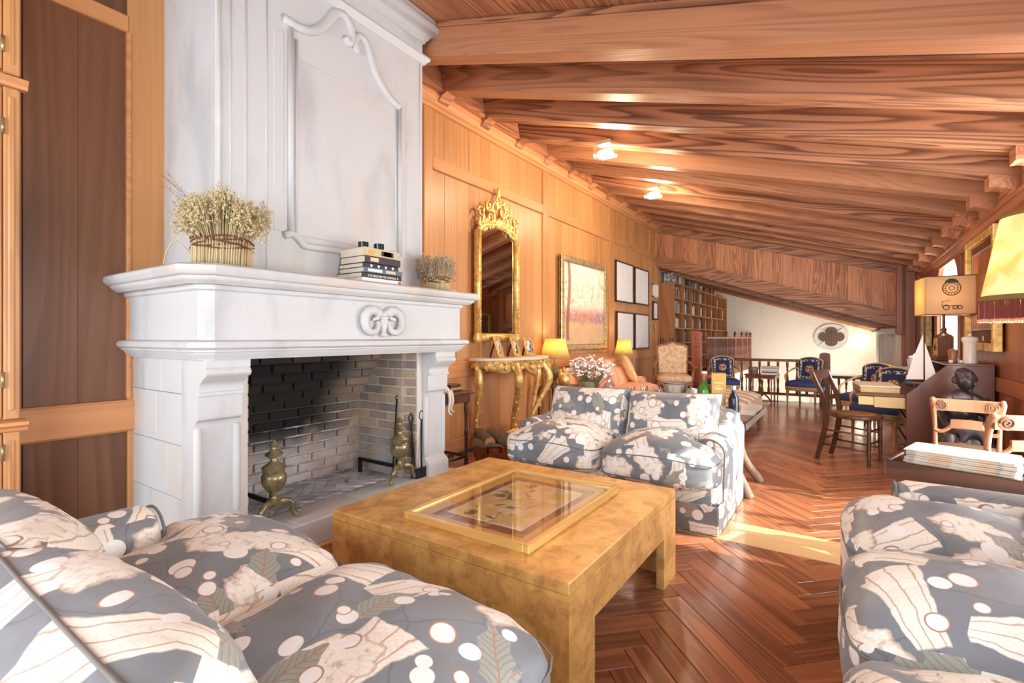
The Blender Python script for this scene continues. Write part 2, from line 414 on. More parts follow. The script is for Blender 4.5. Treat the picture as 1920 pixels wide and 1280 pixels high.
def floral():
    """grey-blue chintz printed with cream shells, feathers, leaves and coins; pattern laid on the cloth's own UVs"""
    t = NT('floral_chintz'); uv0 = t.vm('SCALE', t.uv(), .80); rn = t.rnd()
    uv = t.vm('ADD', uv0, t.comb(t.ma('MULTIPLY', rn, 3.7), t.ma('MULTIPLY', rn, 1.9)))
    wob = t.nd('ShaderNodeTexNoise', {'Vector': uv, 'Scale': 14.0, 'Detail': 3.0}).outputs['Color']
    wob = t.vm('SCALE', t.vm('SUBTRACT', wob, (.5, .5, .5)), .03)
    GB, CREAM, PINKB, GREY, RUST = S(130,133,137), S(240,232,218), S(222,202,178), S(158,158,146), S(170,128,104)
    c = t.mix(t.ss(t.noise(uv, 5, 3), .4, .7), GB, S(118,121,125))
    def cell(scale, off, rnd, warp=True):
        q = t.vm('ADD', uv, off)
        if warp: q = t.vm('ADD', q, wob)
        vo = t.nd('ShaderNodeTexVoronoi', {'Vector': q, 'Scale': scale, 'Randomness': rnd}, voronoi_dimensions='2D')
        loc = t.vm('SUBTRACT', q, vo.outputs['Position'])
        cr = t.sep(vo.outputs['Color'])
        ro = t.nd('ShaderNodeVectorRotate', {'Vector': loc, 'Angle': t.ma('MULTIPLY', cr[0], 6.283)}, rotation_type='Z_AXIS')
        return t.sep(ro.outputs[0]), cr, loc
    def put(c, mask, colr): return t.mix(mask, c, colr)
    ed = t.nd('ShaderNodeTexVoronoi', {'Vector': t.vm('ADD', uv, wob), 'Scale': 6.5}, feature='DISTANCE_TO_EDGE', voronoi_dimensions='2D').outputs['Distance']
    c = t.mix(t.ma('MULTIPLY', t.ma('SUBTRACT', 1.0, t.ss(ed, .006, .016)), .4), c, S(84,88,96))
    # fan feathers: long cream plumes with a rust midrib and barbs
    (x, y, z), cr, _ = cell(4.2, (.3, .8, 0), .75)
    wd = t.ma('ADD', .026, t.ma('MULTIPLY', t.ma('ADD', x, .1), .17))
    d = t.ma('MAXIMUM', t.ma('SUBTRACT', t.ma('DIVIDE', t.ma('ABSOLUTE', y), wd), 1.0), t.ma('MULTIPLY', t.ma('SUBTRACT', t.ma('ABSOLUTE', x), .105), 30.0))
    m = t.ma('MULTIPLY', t.ma('SUBTRACT', 1.0, t.ss(d, -.08, .04)), t.ma('GREATER_THAN', cr[1], .12))
    rows = t.ma('FRACT', t.ma('MULTIPLY', t.ma('DIVIDE', y, wd), 1.5))
    fe = t.mix(t.ma('MULTIPLY', t.ss(t.ma('ABSOLUTE', t.ma('SUBTRACT', rows, .5)), .4, .5), .8), CREAM, RUST)
    barb = t.ma('SINE', t.ma('MULTIPLY', t.ma('ADD', x, t.ma('ABSOLUTE', t.ma('MULTIPLY', t.ma('SUBTRACT', rows, .5), .03))), 480.0))
    fe = t.mix(t.ma('MULTIPLY', t.ss(barb, .3, 1.0), .3), fe, PINKB); c = put(c, m, fe)
    # big ragged shells / flower heads
    (x, y, z), cr, _ = cell(4.4, (1.7, .35, 0), .7)
    r = t.vm('LENGTH', t.comb(t.ma('MULTIPLY', x, 1.0), t.ma('MULTIPLY', y, 1.55)))
    an = t.ma('ARCTAN2', y, x); lob = t.ma('MULTIPLY', t.ma('SINE', t.ma('MULTIPLY', an, 9.0)), .006)
    n = t.noise(uv, 48, 4, .65)
    rr = t.ma('ADD', t.ma('ADD', r, lob), t.ma('MULTIPLY', t.ma('SUBTRACT', n, .5), .03))
    m = t.ma('MULTIPLY', t.ma('SUBTRACT', 1.0, t.ss(rr, .084, .09)), t.ma('GREATER_THAN', cr[2], .15))
    sh = t.mix(t.ma('MULTIPLY', t.ss(n, .5, .68), .7), CREAM, S(178,160,142)); ray = t.ma('SINE', t.ma('MULTIPLY', an, 26.0))
    sh = t.mix(t.ma('MULTIPLY', t.ma('MULTIPLY', t.ss(ray, .2, 1.0), t.ss(r, .02, .06)), .35), sh, PINKB)
    sh = t.mix(t.ma('MULTIPLY', t.ss(rr, .074, .084), .55), sh, RUST); c = put(c, m, sh)
    # serrated grey leaves with veins
    (x, y, z), cr, _ = cell(5.2, (.9, 1.4, 0), .85)
    saw = t.ma('MULTIPLY', t.ma('PINGPONG', t.ma('MULTIPLY', x, 55.0), 1.0), .008)
    wl = t.ma('MULTIPLY', t.ma('SUBTRACT', 1.0, t.ma('POWER', t.ma('MULTIPLY', t.ma('ABSOLUTE', x), 13.0), 2.0)), .036)
    d = t.ma('SUBTRACT', t.ma('ADD', t.ma('ABSOLUTE', y), saw), wl)
    m = t.ma('MULTIPLY', t.ma('SUBTRACT', 1.0, t.ss(d, -.001, .001)), t.ma('GREATER_THAN', cr[1], .3))
    vein = t.ma('SINE', t.ma('MULTIPLY', t.ma('SUBTRACT', x, t.ma('ABSOLUTE', y)), 420.0))
    lf = t.mix(t.ma('MULTIPLY', t.ss(vein, .55, 1.0), .5), GREY, S(112,112,108)); lf = t.mix(t.ma('SUBTRACT', 1.0, t.ss(t.ma('ABSOLUTE', y), .0008, .002)), lf, RUST); c = put(c, m, lf)
    # coins: white discs, some rimmed with rust, singly and in clusters
    for sc, off, rad, th in ((7.0, (.15, .55, 0), .024, .3), (10.5, (2.2, .1, 0), .018, .5), (13.0, (3.1, 2.4, 0), .013, .62)):
        (x, y, z), cr, loc = cell(sc, off, .9, False)
        r = t.vm('LENGTH', loc); on = t.ma('GREATER_THAN', cr[1], th)
        m = t.ma('MULTIPLY', t.ma('SUBTRACT', 1.0, t.ss(r, rad, rad+.0015)), on)
        k = t.mix(t.ma('MULTIPLY', t.ss(r, rad*.8, rad*.95), t.ma('GREATER_THAN', cr[2], .5)), S(240,236,230), RUST); c = put(c, m, k)
    t.col(c)
    wv = t.noise(t.vm('MULTIPLY', t.obj(), (1, 1, 1)), 9, 3, .55, .6)
    t.bump(wv, .35, .02)
    m_ = t.set(.46, spec=.35); t.b.inputs['Sheen Weight'].default_value = .12
    return m_
m_floral = floral()
m_pipe = plain('piping_cord', S(120,116,110), .6)
m_pipel = plain('piping_pale', S(196,188,176), .6)

# ------------------------------------------------------------ structure
XL, XR, YB, YP = -3.2, 1.05, -2.6, 10.05
zb = lambda x: 2.516-.293*x                    # underside of the main beams
zc = lambda x: zb(x)+.25                       # boarding above
SLOPE = math.atan(.293)
# floor: sub-floor plus herringbone planks
floor = struct('floor', box(XL-.1, XR+.1, YB, YP+.1, -.2, -.012), m_walx)
PW, PK = .1, 7; PL = PW*PK
def plank_uv(me, L, W, off=0):
    uv = me.uv_layers[0].data
    for lp in me.loops:
        c = me.vertices[lp.vertex_index].co; uv[lp.index].uv = (c.x+off, c.y)
g = .0012
pv, pf = box(g, PL-g, g, PW-g, -.012, 0, .0015)
pm = me_new('floor_plank', (pv, pf)); plank_uv(pm, PL, PW); pm.materials.append(m_floor)
def project(x, y, z):
    ca, sa = math.cos(YAW), math.sin(YAW); xc = x*ca+y*sa; d = -x*sa+y*ca
    if d < .1: return None
    return 960+FPX*xc/d, V0-FPX*(z-CAMH)/d, d
planks = []
c45 = math.cos(PI/4)
N = 100
for i in range(-N, N):
    for j in range(-N, N):
        r = (i-j) % (2*PK)
        if r == 0: a, px, py = PI/4, i*PW, j*PW
        elif r == 2*PK-1: a, px, py = PI*3/4, (i+1)*PW, j*PW
        else: continue
        X = (px-py)*c45-1.1; Y = (px+py)*c45+4.0
        cx, cy = X+math.cos(a)*PL/2, Y+math.sin(a)*PL/2
        if not (XL+.05 < cx < XR-.05 and YB+.05 < cy < YP-.02): continue
        planks.append((X, Y, a, cx, cy))
def vis(p):
    x, y = p[3], p[4]; q = project(x, y, 0)
    if not q or not (-60 < q[0] < 1980 and 640 < q[1] < 1330): return 0
    if -1.85 < x < -.62 and 1.4 < y < 2.35: return .001/q[2]
    if x < -1.05 and y < 7.5: return .0005/q[2]
    if x > .2 and y < 4.5: return .0005/q[2]
    if x < -.62 and 2.9 < y < 4.6: return .0005/q[2]
    return 1/(q[2]**3)
planks.sort(key=vis, reverse=True)
rp = random.Random(5)
for p in planks[:290]:
    o = bpy.data.objects.new('floor_plank', pm); C.objects.link(o); o.parent = floor; o.location = (p[0], p[1], 0); o.rotation_euler = (0, 0, p[2])
V, F, UVs, tones = [], [], [], []
for p in planks[290:]:
    M = Matrix.Translation((p[0], p[1], 0)) @ Matrix.Rotation(p[2], 4, 'Z'); o = len(V)
    V += [tuple(M @ Vector(v)) for v in pv]; F += [tuple(i+o for i in f) for f in pf]; UVs += [(v[0], v[1]) for v in pv]; tones += [rp.random()]*len(pv)
me = me_new('floor_planks_rest', (V, F)); uvl = me.uv_layers[0].data
for lp in me.loops: uvl[lp.index].uv = UVs[lp.vertex_index]
at = me.attributes.new('tone', 'FLOAT', 'POINT'); at.data.foreach_set('value', tones)
ob('floor_planking', me, m_floor, floor, kind='stuff')
for k in range(2):
    ob('border_plank', box(XL+.05, XR, 2.985+k*.165, 2.985+k*.165+.162, -.004, .0012, .001), m_pale, floor)

# walls
oakw = plain('wall_backing', S(120,74,44), .6)
wl = struct('wall_left', box(XL-.2, XL-.03, YB, 10.25, 0, 3.75), oakw)
def plank_row(parent, mat, y0, y1, z0, z1, w, rr, x=XL):
    n = max(1, round((y1-y0)/w)); ww = (y1-y0)/n
    for i in range(n):
        d = rr.uniform(-.002, .002)
        ob('wall_plank', box(x-.03, x-.012+d, y0+i*ww+.0006, y0+(i+1)*ww-.0006, z0, z1, .0015), mat, parent)
rw = random.Random(2)
stiles = [(3.28, 3.40), (5.44, 5.58), (7.57, 7.78), (9.60, 9.78), (10.0, 10.24)]
for a, b in stiles: ob('stile', box(XL-.03, XL+.012, a, b, 0, 3.36, .006), m_oakz, wl)
for (a, b), (c_, d_) in zip(stiles[:-1], stiles[1:]):
    for z0, z1 in ((.15, .76), (.91, 2.74), (2.85, 3.30)):
        plank_row(wl, m_oakz, b, c_, z0, z1, .19, rw)
    for z0, z1, nm in ((.76, .91, 'chair_rail'), (2.74, 2.85, 'upper_rail')):
        ob(nm, box(XL-.03, XL+.008, b, c_, z0, z1, .006), m_oaky, wl)
        ob('rail_bead', box(XL-.03, XL+.018, b, c_, z0-.012, z0+.004, .004), m_oaky, wl)
bl = struct('baseboard_left', box(XL-.03, XL+.016, 3.28, 10.24, 0, .15, .006), m_oaky)
# near bay of the left wall, beside the chimney
for a, b in ((1.035, 1.215),): ob('stile', box(XL-.03, XL+.008, a, b, 0, 3.5, .006), m_oakz, wl)
ob('panel_bead', box(XL-.03, XL+.014, 1.03, 1.05, .82, 2.79, .004), m_oaky, wl)
for z0, z1 in ((0, .645), (.815, 2.79), (2.88, 3.5)): plank_row(wl, m_oakdz, -1.2, 1.035, z0, z1, .2, rw)
ob('chair_rail', box(XL-.03, XL+.022, -1.2, 1.075, .645, .815, .012), m_oaky, wl)
ob('upper_rail', box(XL-.03, XL+.012, -1.2, 1.04, 2.79, 2.88, .006), m_oaky, wl)
plank_row(wl, m_oakdz, YB, -1.2, 0, 3.5, .25, rw); plank_row(wl, m_oakz, 2.5, 3.28, 0, 3.4, .2, rw)
# cornice over the left wall, packing boards between beams, corbels under the beams
corn = [(XL-.02, 3.28), (XL+.03, 3.28), (XL+.035, 3.305), (XL+.06, 3.315), (XL+.085, 3.345), (XL+.09, 3.36), (XL-.02, 3.36)]
struct('trim_1', prism(corn, 'y', 2.70, 10.2), m_oaky)
beamY = [2.735+.643*k for k in range(-7, 12) if k != -1]
BW = .16
pack = struct('trim_2', box(XL-.03, XL+.1, 2.72, 10.2, 3.36, 3.4, .004), m_oaky)
for k, y in enumerate(beamY):
    if y < 2.6: continue
    ob('packing_board', prism([(XL+.16, 3.40), (XL-.03, 3.40), (XL-.03, zc(XL)+.03), (XL+.1, zc(XL)+.02)], 'y', y+BW+.004, y+.643-.004), m_piney, pack)
def corbel_prof(s=1):
    P = spline2([(0, 0), (.05, .012), (.075, .05), (.115, .075), (.15, .088)], 5)
    return [(0, .12)] + P + [(.175, .088), (.175, .12)]
cp = [(XL+.0+x*1.75, 3.325+z+0) for x, z in corbel_prof()]
cpt = [(x, z if z < 3.44 else zb(x)+.002) for x, z in cp]
cme = me_new('corbel', prism(cpt, 'y', 0, BW*.85)); cme.materials.append(m_piney)
for y in beamY:
    if y < 2.6: continue
    o = bpy.data.objects.new('corbel', cme); C.objects.link(o); o.parent = pack; o.location = (0, y+BW*.075, 0)

# right wall: dark oak panels, arched window niche, openings for the garden door and the added side window
wr_ = struct('wall_right', join(box(XR+.02, XR+.25, YB, -.65, 0, 2.6), box(XR+.02, XR+.25, -.65, 1.15, 0, .5), box(XR+.02, XR+.25, -.65, 1.15, 2.1, 2.6), box(XR+.02, XR+.25, 1.15, 2.8, 0, 2.6),
    box(XR+.02, XR+.25, 2.8, 4.45, 2.12, 2.6), box(XR+.02, XR+.25, 4.45, 7.28, 0, 2.6), box(XR+.02, XR+.25, 7.28, 8.75, 0, .8), box(XR+.02, XR+.25, 7.28, 8.75, 2.22, 2.6), box(XR+.02, XR+.25, 8.75, 10.2, 0, 2.6)), oakw)
m_oakr = wood('oak_red_upright', 'z', S(164,100,66), S(118,66,40), k=8, scale=1.8, stretch=.07, figure=.45, tone=.1, rough=.38)
m_oakry = wood('oak_red_level', 'y', S(176,108,72), S(124,70,44), k=8, scale=1.8, stretch=.07, figure=.45, tone=.05, rough=.38)
def plank_rowR(y0, y1, z0, z1, w):
    n = max(1, round((y1-y0)/w)); ww = (y1-y0)/n
    for i in range(n):
        ob('wall_plank', box(XR+.008+rw.uniform(-.002,.002), XR+.03, y0+i*ww+.0006, y0+(i+1)*ww-.0006, z0, z1, .0015), m_oakr, wr_)
for a, b in ((4.45, 4.6), (6.75, 6.9), (7.13, 7.28), (8.75, 8.9), (10.0, 10.2)):
    ob('stile', box(XR-.012, XR+.03, a, b, 0, 2.1, .006), m_oakr, wr_)
for a, b in ((4.6, 6.75), (8.9, 10.0)):
    plank_rowR(a, b, .15, .70, .2); plank_rowR(a, b, .82, 2.02, .2)
    ob('chair_rail', box(XR-.014, XR+.03, a, b, .70, .82, .008), m_oakry, wr_); ob('upper_rail', box(XR-.01, XR+.03, a, b, 2.02, 2.1, .006), m_oakry, wr_)
plank_rowR(6.9, 7.13, .15, 2.1, .23)
# arched panel frame with niche behind
arch = [(7.28, .8), (7.28, 1.78)] + [(8.015-.735*math.cos(a), 1.78+.38*math.sin(a)) for a in [PI*i/14 for i in range(1, 14)]] + [(8.75, 1.78), (8.75, .8)]
fr = arch + [(8.75, .8), (8.8, .8), (8.8, 2.2), (7.23, 2.2), (7.23, .8), (7.28, .8)]
top = [(7.28, 1.78)] + arch[2:-2] + [(8.75, 1.78), (8.75, 2.24), (7.28, 2.24)]
ob('arch_spandrel', prism(top, 'x', XR-.01, XR+.04), m_oakr, wr_)
niche = struct('window_1', join(box(XR+.5, XR+.54, 7.2, 8.8, .7, 2.3), box(XR+.03, XR+.5, 7.2, 7.29, .7, 2.3), box(XR+.03, XR+.5, 8.74, 8.85, .7, 2.3), box(XR+.03, XR+.5, 7.2, 8.8, 2.19, 2.3), box(XR+.03, XR+.5, 7.2, 8.8, .74, .81)), m_stone)
plank_rowR(7.28, 8.75, .15, .79, .24)
area('daylight_niche_window', (XR+.42, 8.0, 1.5), (PI/2, 0, PI/2), 1.2, 1.1, 55, (.95, .97, 1.0))
cornR = [(XR+.02, 2.04), (XR-.02, 2.04), (XR-.025, 2.07), (XR-.05, 2.08), (XR-.07, 2.11), (XR-.075, 2.125), (XR+.02, 2.125)]
struct('trim_3', prism(cornR, 'y', 4.45, 10.1), m_oakry)
packR = struct('trim_4', box(XR-.09, XR+.03, 2.8, 10.1, 2.125, 2.15, .004), m_oakry)
cpr = [(XR-x*1.25, 2.10+z) for x, z in corbel_prof()]
cpr = [(x, z if z < 2.215 else zb(x)+.002) for x, z in cpr]
cmr = me_new('corbel', prism(cpr, 'y', 0, BW*.85)); cmr.materials.append(m_piney)
for y in beamY:
    if y > 2.6:
        o = bpy.data.objects.new('corbel', cmr); C.objects.link(o); o.parent = packR; o.location = (0, y+BW*.075, 0)
        ob('packing_board', box(XR-.06, XR+.03, y+BW+.004, y+.643-.004, 2.15, zc(XR)+.02), m_piney, packR)
# window frames of the openings that light the room from outside the picture
def win_frame(name, pts, mat):
    return struct(name, join(*[box(*p, .004) for p in pts]), mat)
pw = plain('painted_frame', S(226,222,214), .5)
plank_rowR(YB, -.65, 0, 2.3, .25); plank_rowR(1.15, 2.8, 0, 2.3, .25); plank_rowR(-.65, 1.15, 0, .5, .25)
win_frame('window_added', [(XR+.06, XR+.12, -.65, -.58, .5, 2.1), (XR+.06, XR+.12, 1.08, 1.15, .5, 2.1), (XR+.06, XR+.12, .22, .28, .5, 2.1), (XR+.06, XR+.12, -.58, 1.08, .5, .57), (XR+.06, XR+.12, -.58, 1.08, 2.03, 2.1)], pw)  # unseen side window, added to go with the extra side daylight
struct('window_added_sun_block', box(XR+.13, XR+.14, -.65, 1.15, .5, 2.1), pw)  # opaque panel added to keep the sun out of this opening
win_frame('door_1', [(XR+.06, XR+.12, 2.8, 2.88, 0, 2.12), (XR+.06, XR+.12, 4.37, 4.45, 0, 2.12), (XR+.06, XR+.12, 3.59, 3.66, 0, 2.12), (XR+.06, XR+.12, 2.88, 4.37, 2.05, 2.12), (XR+.06, XR+.12, 2.88, 4.37, 0, .1)], pw)
struct('wall_back', join(box(XL-.2, -3.0, YB-.2, YB, 0, 3.8), box(.8, XR+.25, YB-.2, YB, 0, 3.8), box(-3.0, .8, YB-.2, YB, 0, .35), box(-3.0, .8, YB-.2, YB, 2.55, 3.8)), m_plaster)
win_frame('window_2', [(-3.0, -2.92, YB-.12, YB-.06, .35, 2.55), (.72, .8, YB-.12, YB-.06, .35, 2.55), (-1.14, -1.06, YB-.12, YB-.06, .35, 2.55), (-2.92, .72, YB-.12, YB-.06, .35, .43), (-2.92, .72, YB-.12, YB-.06, 2.47, 2.55)], pw)

# ceiling: boards along the room, beams across it
ceil = struct('ceiling', xf(box(-2.6, 2.6, YB-.2, YP+.3, .03, .12), Matrix.Translation((-1.08, 0, zc(-1.08))) @ Matrix.Rotation(SLOPE, 4, 'Y')), oakw)
nb = 30
for i in range(nb):
    x0 = XL-.06+i*(XR-XL+.12)/nb; x1 = XL-.06+(i+1)*(XR-XL+.12)/nb; e = .0012
    ob('ceiling_board', rings([[(x0+e, y, zc(x0)), (x1-e, y, zc(x1)), (x1-e, y, zc(x1)+.02), (x0+e, y, zc(x0)+.02)] for y in (YB, YP+.1)]), m_piney, ceil)
Lb = (XR-XL)/math.cos(SLOPE)
bme = me_new('beam', box(-Lb/2-.05, Lb/2+.05, 0, BW, 0, .235, .007)); bme.materials.append(m_pinex)
bmm = me_new('beam_moulding', box(-Lb/2, Lb/2, -.022, BW+.022, .20, .238, .006)); bmm.materials.append(m_pinex)
mx = (XL+XR)/2
for y in beamY:
    if y > 9.9: continue
    for nm, m_ in (('beam', bme), ('beam_moulding', bmm)):
        o = bpy.data.objects.new(nm, m_); C.objects.link(o); o.parent = ceil; o.location = (mx, y, zb(mx)); o.rotation_euler = (0, SLOPE, 0)

# boarded partition above the gallery opening
zt = lambda x: 3.30-.2865*(x+3.2); zl1 = lambda x: 2.84-.331*(x+3.2); zl0 = lambda x: 2.60-.3285*(x+3.2)
part_ = struct('wall_far', rings([[(x, y, z) for y, z in ((YP+.06, zl1(x)-.05), (YP+.12, zl1(x)-.05), (YP+.12, zc(x)), (YP+.06, zc(x)))] for x in (XL, .70)]), oakw)
nb = 24
for i in range(nb):
    x0 = XL+i*3.9/nb; x1 = XL+(i+1)*3.9/nb; e = .0012
    ob('partition_board', rings([[(x0+e, y, zl1(x0)-.02), (x1-e, y, zl1(x1)-.02), (x1-e, y, zt(x1)+.05), (x0+e, y, zt(x0)+.05)] for y in (YP+.03, YP+.06)]), m_pinez, part_)
ob('top_beam', rings([[(x, YP-.02, zt(x)), (x, YP+.12, zt(x)), (x, YP+.12, zt(x)+.24), (x, YP-.02, zt(x)+.24)] for x in (XL, .70)]), m_pinex, part_)
ob('lower_beam', rings([[(x, YP-.06, zl0(x)), (x, YP+.16, zl0(x)), (x, YP+.16, zl1(x)), (x, YP-.06, zl1(x))] for x in (XL, .70)]), m_pinex, part_)
ob('post', box(.69, .77, YP-.1, YP+.16, 1.2, 2.5, .006), m_oakr, part_)
ob('post', box(.77, 1.06, YP-.02, YP+.16, 0, 2.5, .006), m_oakr, part_)
ob('post_return', box(.80, .94, YP-.06, YP, 0, 2.4, .01), m_oakr, part_)
# ------------------------------------------------------------ fireplace
fp = thing('fireplace', 'tall white carved limestone fireplace with chimney breast and ram head lintel', 'fireplace', (0, 0, 0))
XW = XL-.02
XB0 = -3.2
def off_ring(o, z, yn, yf, xfr, ch, chf=0):
    """plan outline of the hood offset outwards by o at height z: wall, near side, chamfer, front, far side"""
    t = math.tan(PI/8)
    return [(XW, yn-o, z), (xfr-ch+o*t, yn-o, z), (xfr+o, yn+ch-o*t, z), (xfr+o, yf-chf+o*t*(1 if chf else -1/t), z) if chf else (xfr+o, yf+o, z)] + ([(xfr-chf+o*t, yf+o, z)] if chf else []) + [(XW, yf+o, z)]
# jambs
prof = [(-2.47, .16), (-2.44, .16), (-2.44, .235)] + spline2([(-2.44, .235), (-2.45, .26), (-2.475, .275), (-2.485, .30)], 4)[1:] + [(-2.485, .735)] + \
       spline2([(-2.485, .735), (-2.475, .755), (-2.455, .765), (-2.45, .79)], 4)[1:] + [(-2.45, .875), (-2.435, .878), (-2.435, .893)] + \
       spline2([(-2.445, .896), (-2.435, .93), (-2.405, .955), (-2.395, .966)], 4) + spline2([(-2.38, .967), (-2.365, .985), (-2.38, 1.008)], 4) + [(-2.375, 1.01), (-2.375, 1.05)]
for yn, yf, s in ((1.06, 1.26, -1), (2.56, 2.765, 1)):
    j = ob('jamb', prism([(-2.62, .16)] + prof + [(-2.62, 1.05)], 'y', yn, yf), m_stone, fp, 35)
    # beaded stop chamfers
    for yy in (yn+.012, yf-.012):
        ob('corner_bead', lathe([(.0, .29), (.016, .30), (.02, .315), (.02, .715), (.016, .725), (0, .735)], 12), m_stone, j, 40, loc=(-2.487, yy, 0))
    # side of the jamb in coursed blocks
    zs = [0, .16, .371, .629, .878, 1.05]
    cuts = [[], [-2.86], [-2.95], [-2.78], [-2.9], [-2.84]]
    for r_, (z0, z1) in enumerate(zip(zs[:-1], zs[1:])):
        xs = [XW] + cuts[r_+1] + [-2.62 if z0 >= .16 else -2.45]
        for x0, x1 in zip(xs[:-1], xs[1:]):
            ob('stone_block', box(x0+.001, x1-.001, yn+.0, yf if s > 0 else yf-.0, z0+.001, z1-.001, .003), m_stone, fp)
ob('hearth_slab', box(XW, -2.46, 1.26, 2.56, 0, .145), m_stone, fp)
hy = [1.02, 1.52, 1.98, 2.42, 2.83]
for a, b in zip(hy[:-1], hy[1:]): ob('hearth_kerb', box(-2.62, -2.375, a+.0008, b-.0008, .02, .16, .006), m_stone, fp)
ob('hearth_trim', box(-2.39, -2.355, 1.0, 2.85, 0, .022, .004), m_oaky, fp)
# lower moulding, frieze, mantel shelf
yn, yf_, xfr, ch = 1.04, 2.80, -2.36, .05
def stack(pr): return rings([off_ring(o, z, yn, yf_, xfr, ch) for o, z in pr])
ob('lower_moulding', stack([(-.04, 1.046), (-.005, 1.046), (0, 1.056), (.012, 1.064), (.022, 1.082), (.03, 1.084), (.03, 1.092), (.038, 1.094), (.048, 1.104), (.05, 1.116), (.044, 1.128), (.03, 1.134), (0, 1.137)]), m_stone, fp, 35)
ob('frieze', stack([(0, 1.135), (0, 1.345), (.004, 1.36), (.016, 1.368), (.016, 1.39)]), m_stone, fp, 35)
ob('mantel_shelf', stack([(.01, 1.386), (.05, 1.388), (.056, 1.394), (.066, 1.40), (.078, 1.412), (.08, 1.42), (.088, 1.422), (.1, 1.43), (.108, 1.446), (.104, 1.464), (.09, 1.474), (.07, 1.477)]), m_stone, fp, 35)
ZSH = 1.477
# ram's head in relief on the frieze
ram = ob('ram_head', mv(blob(.036, .044, .074, 14, 2.5, fn=lambda X, Y, Z, x, y, z: (X, Y*(.56+.5*max(0, min(1, z+.25))-.2*max(0, z-.55)), Z)), xfr+.006, 2.055, 1.236), m_stone, fp, True)
for s in (-1, 1):
    P, R = [], []
    for i in range(34):
        q = i/33; a = math.radians(140-335*q); f_ = 1-.42*max(0, q-.35)/.65
        P.append((xfr+.012+.016*math.sin(q*PI), 2.055+s*(.082+.068*f_*math.cos(a)), 1.238+.074*f_*math.sin(a))); R.append((.034-.019*q)*(1+.07*math.sin(i*2.4)))
    ob('horn', tube(P, R, 12), m_stone, ram, True)
    ob('ear', mv(rot(blob(.009, .03, .012, 6, 2.2), s*-.25, 'X'), xfr+.034, 2.055+s*.066, 1.262), m_stone, ram, True)
    ob('eye', mv(blob(.008, .009, .006, 5, 2), xfr+.030, 2.055+s*.024, 1.250), m_stone, ram, True)
    ob('brow', mv(rot(blob(.008, .018, .006, 5, 2), s*.35, 'X'), xfr+.034, 2.055+s*.02, 1.264), m_stone, ram, True)
ob('muzzle', mv(blob(.02, .022, .018, 8, 2.3), xfr+.018, 2.055, 1.168), m_stone, ram, True)
ob('poll', mv(blob(.02, .03, .02, 8, 2.3, 0, .008, 3, wf=60), xfr+.026, 2.055, 1.29), m_stone, ram, True)
ob('ram_panel', mv(rot(lathe([(0, 0), (.108, 0), (.108, .003), (.104, .005), (0, .005)], 32), PI/2, 'Y'), xfr-.001, 2.055, 1.236), m_stone, fp, 40)
# chimney breast
bx, by0, by1 = -2.6, 1.205, 2.662
ob('breast', box(XW, bx, by0, by1, ZSH-.01, 3.62, .006), m_stone, fp)
for yy, r_, dx in ((1.222, .011, -.002), (1.277, .006, -.002), (1.355, .009, -.004), (1.467, .007, -.003), (2.625, .007, -.003)):
    ob('breast_bead', tube([(bx+dx, yy, ZSH), (bx+dx, yy, 3.2)], r_, 8), m_stone, fp, True)
def bring(o, z): return [(XW, by0-o, z), (bx+o, by0-o, z), (bx+o, by1+o, z), (XW, by1+o, z)]
ob('necking', rings([bring(o, z) for o, z in ((0, 3.17), (.012, 3.175), (.02, 3.19), (.034, 3.2), (.042, 3.215), (.036, 3.232), (.02, 3.238), (0, 3.24))]), m_stone, fp, 35)
ob('breast_crown', rings([bring(o, z) for o, z in ((0, 3.33), (.012, 3.335), (.016, 3.352), (.03, 3.36), (.036, 3.378), (.052, 3.39), (.075, 3.40), (.092, 3.425), (.094, 3.452), (.08, 3.47), (.08, 3.5))]), m_stone, fp, 35)
# overmantel panel: moulded frame with swan-neck top and cusped foot
def fr_path(pts): return [(bx+.002, y, z) for y, z in pts]
def relief(pts, r=.02):
    P = fr_path(pts); return join(scl(mv(tube(P, r, 8), -bx), .9, 1, 1))
swanL = spline2([(1.56, 2.93), (1.66, 2.925), (1.76, 2.965), (1.84, 3.05), (1.90, 3.14), (1.965, 3.155), (2.01, 3.10), (2.02, 3.04), (1.995, 3.005), (1.975, 3.03)], 6)
swanR = spline2([(2.055, 3.02), (2.06, 2.985), (2.085, 3.0), (2.08, 3.06), (2.045, 3.075), (2.03, 3.035)][::-1][:0] + [(2.07, 2.985), (2.05, 3.0), (2.045, 3.05), (2.075, 3.09), (2.12, 3.08), (2.165, 3.0), (2.2, 2.92), (2.26, 2.85), (2.34, 2.79), (2.42, 2.765)], 6)
foot = spline2([(1.565, 1.72), (1.61, 1.735), (1.65, 1.715), (1.68, 1.685), (1.73, 1.68), (1.95, 1.685), (2.2, 1.68), (2.28, 1.68), (2.31, 1.705), (2.36, 1.73), (2.415, 1.715)], 5)
pan = ob('overmantel_panel', box(bx-.02, bx+.006, 1.63, 2.395, 1.735, 2.75, .004), m_stone, fp)
for nm, pts, r_ in (('swan_neck', swanL, .028), ('swan_neck', swanR, .026), ('panel_foot', foot, .022)):
    ob(nm, tube([(bx+.004, y, z) for y, z in pts], r_, 8), m_stone, pan, True)
for y in (1.605, 2.425):
    ob('panel_side', tube([(bx+.004, y, 1.72), (bx+.004, y, 2.9 if y < 2 else 2.77)], .017, 8), m_stone, pan, True)
    ob('panel_fillet', tube([(bx+.003, y+(.035 if y < 2 else -.035), 1.745), (bx+.003, y+(.035 if y < 2 else -.035), 2.85 if y < 2 else 2.76)], .008, 6), m_stone, pan, True)
for y in (1.535, 2.52): ob('panel_strip', box(bx-.01, bx+.004, y-.03, y+.03, 1.74, 2.86, .003), m_stone, pan)
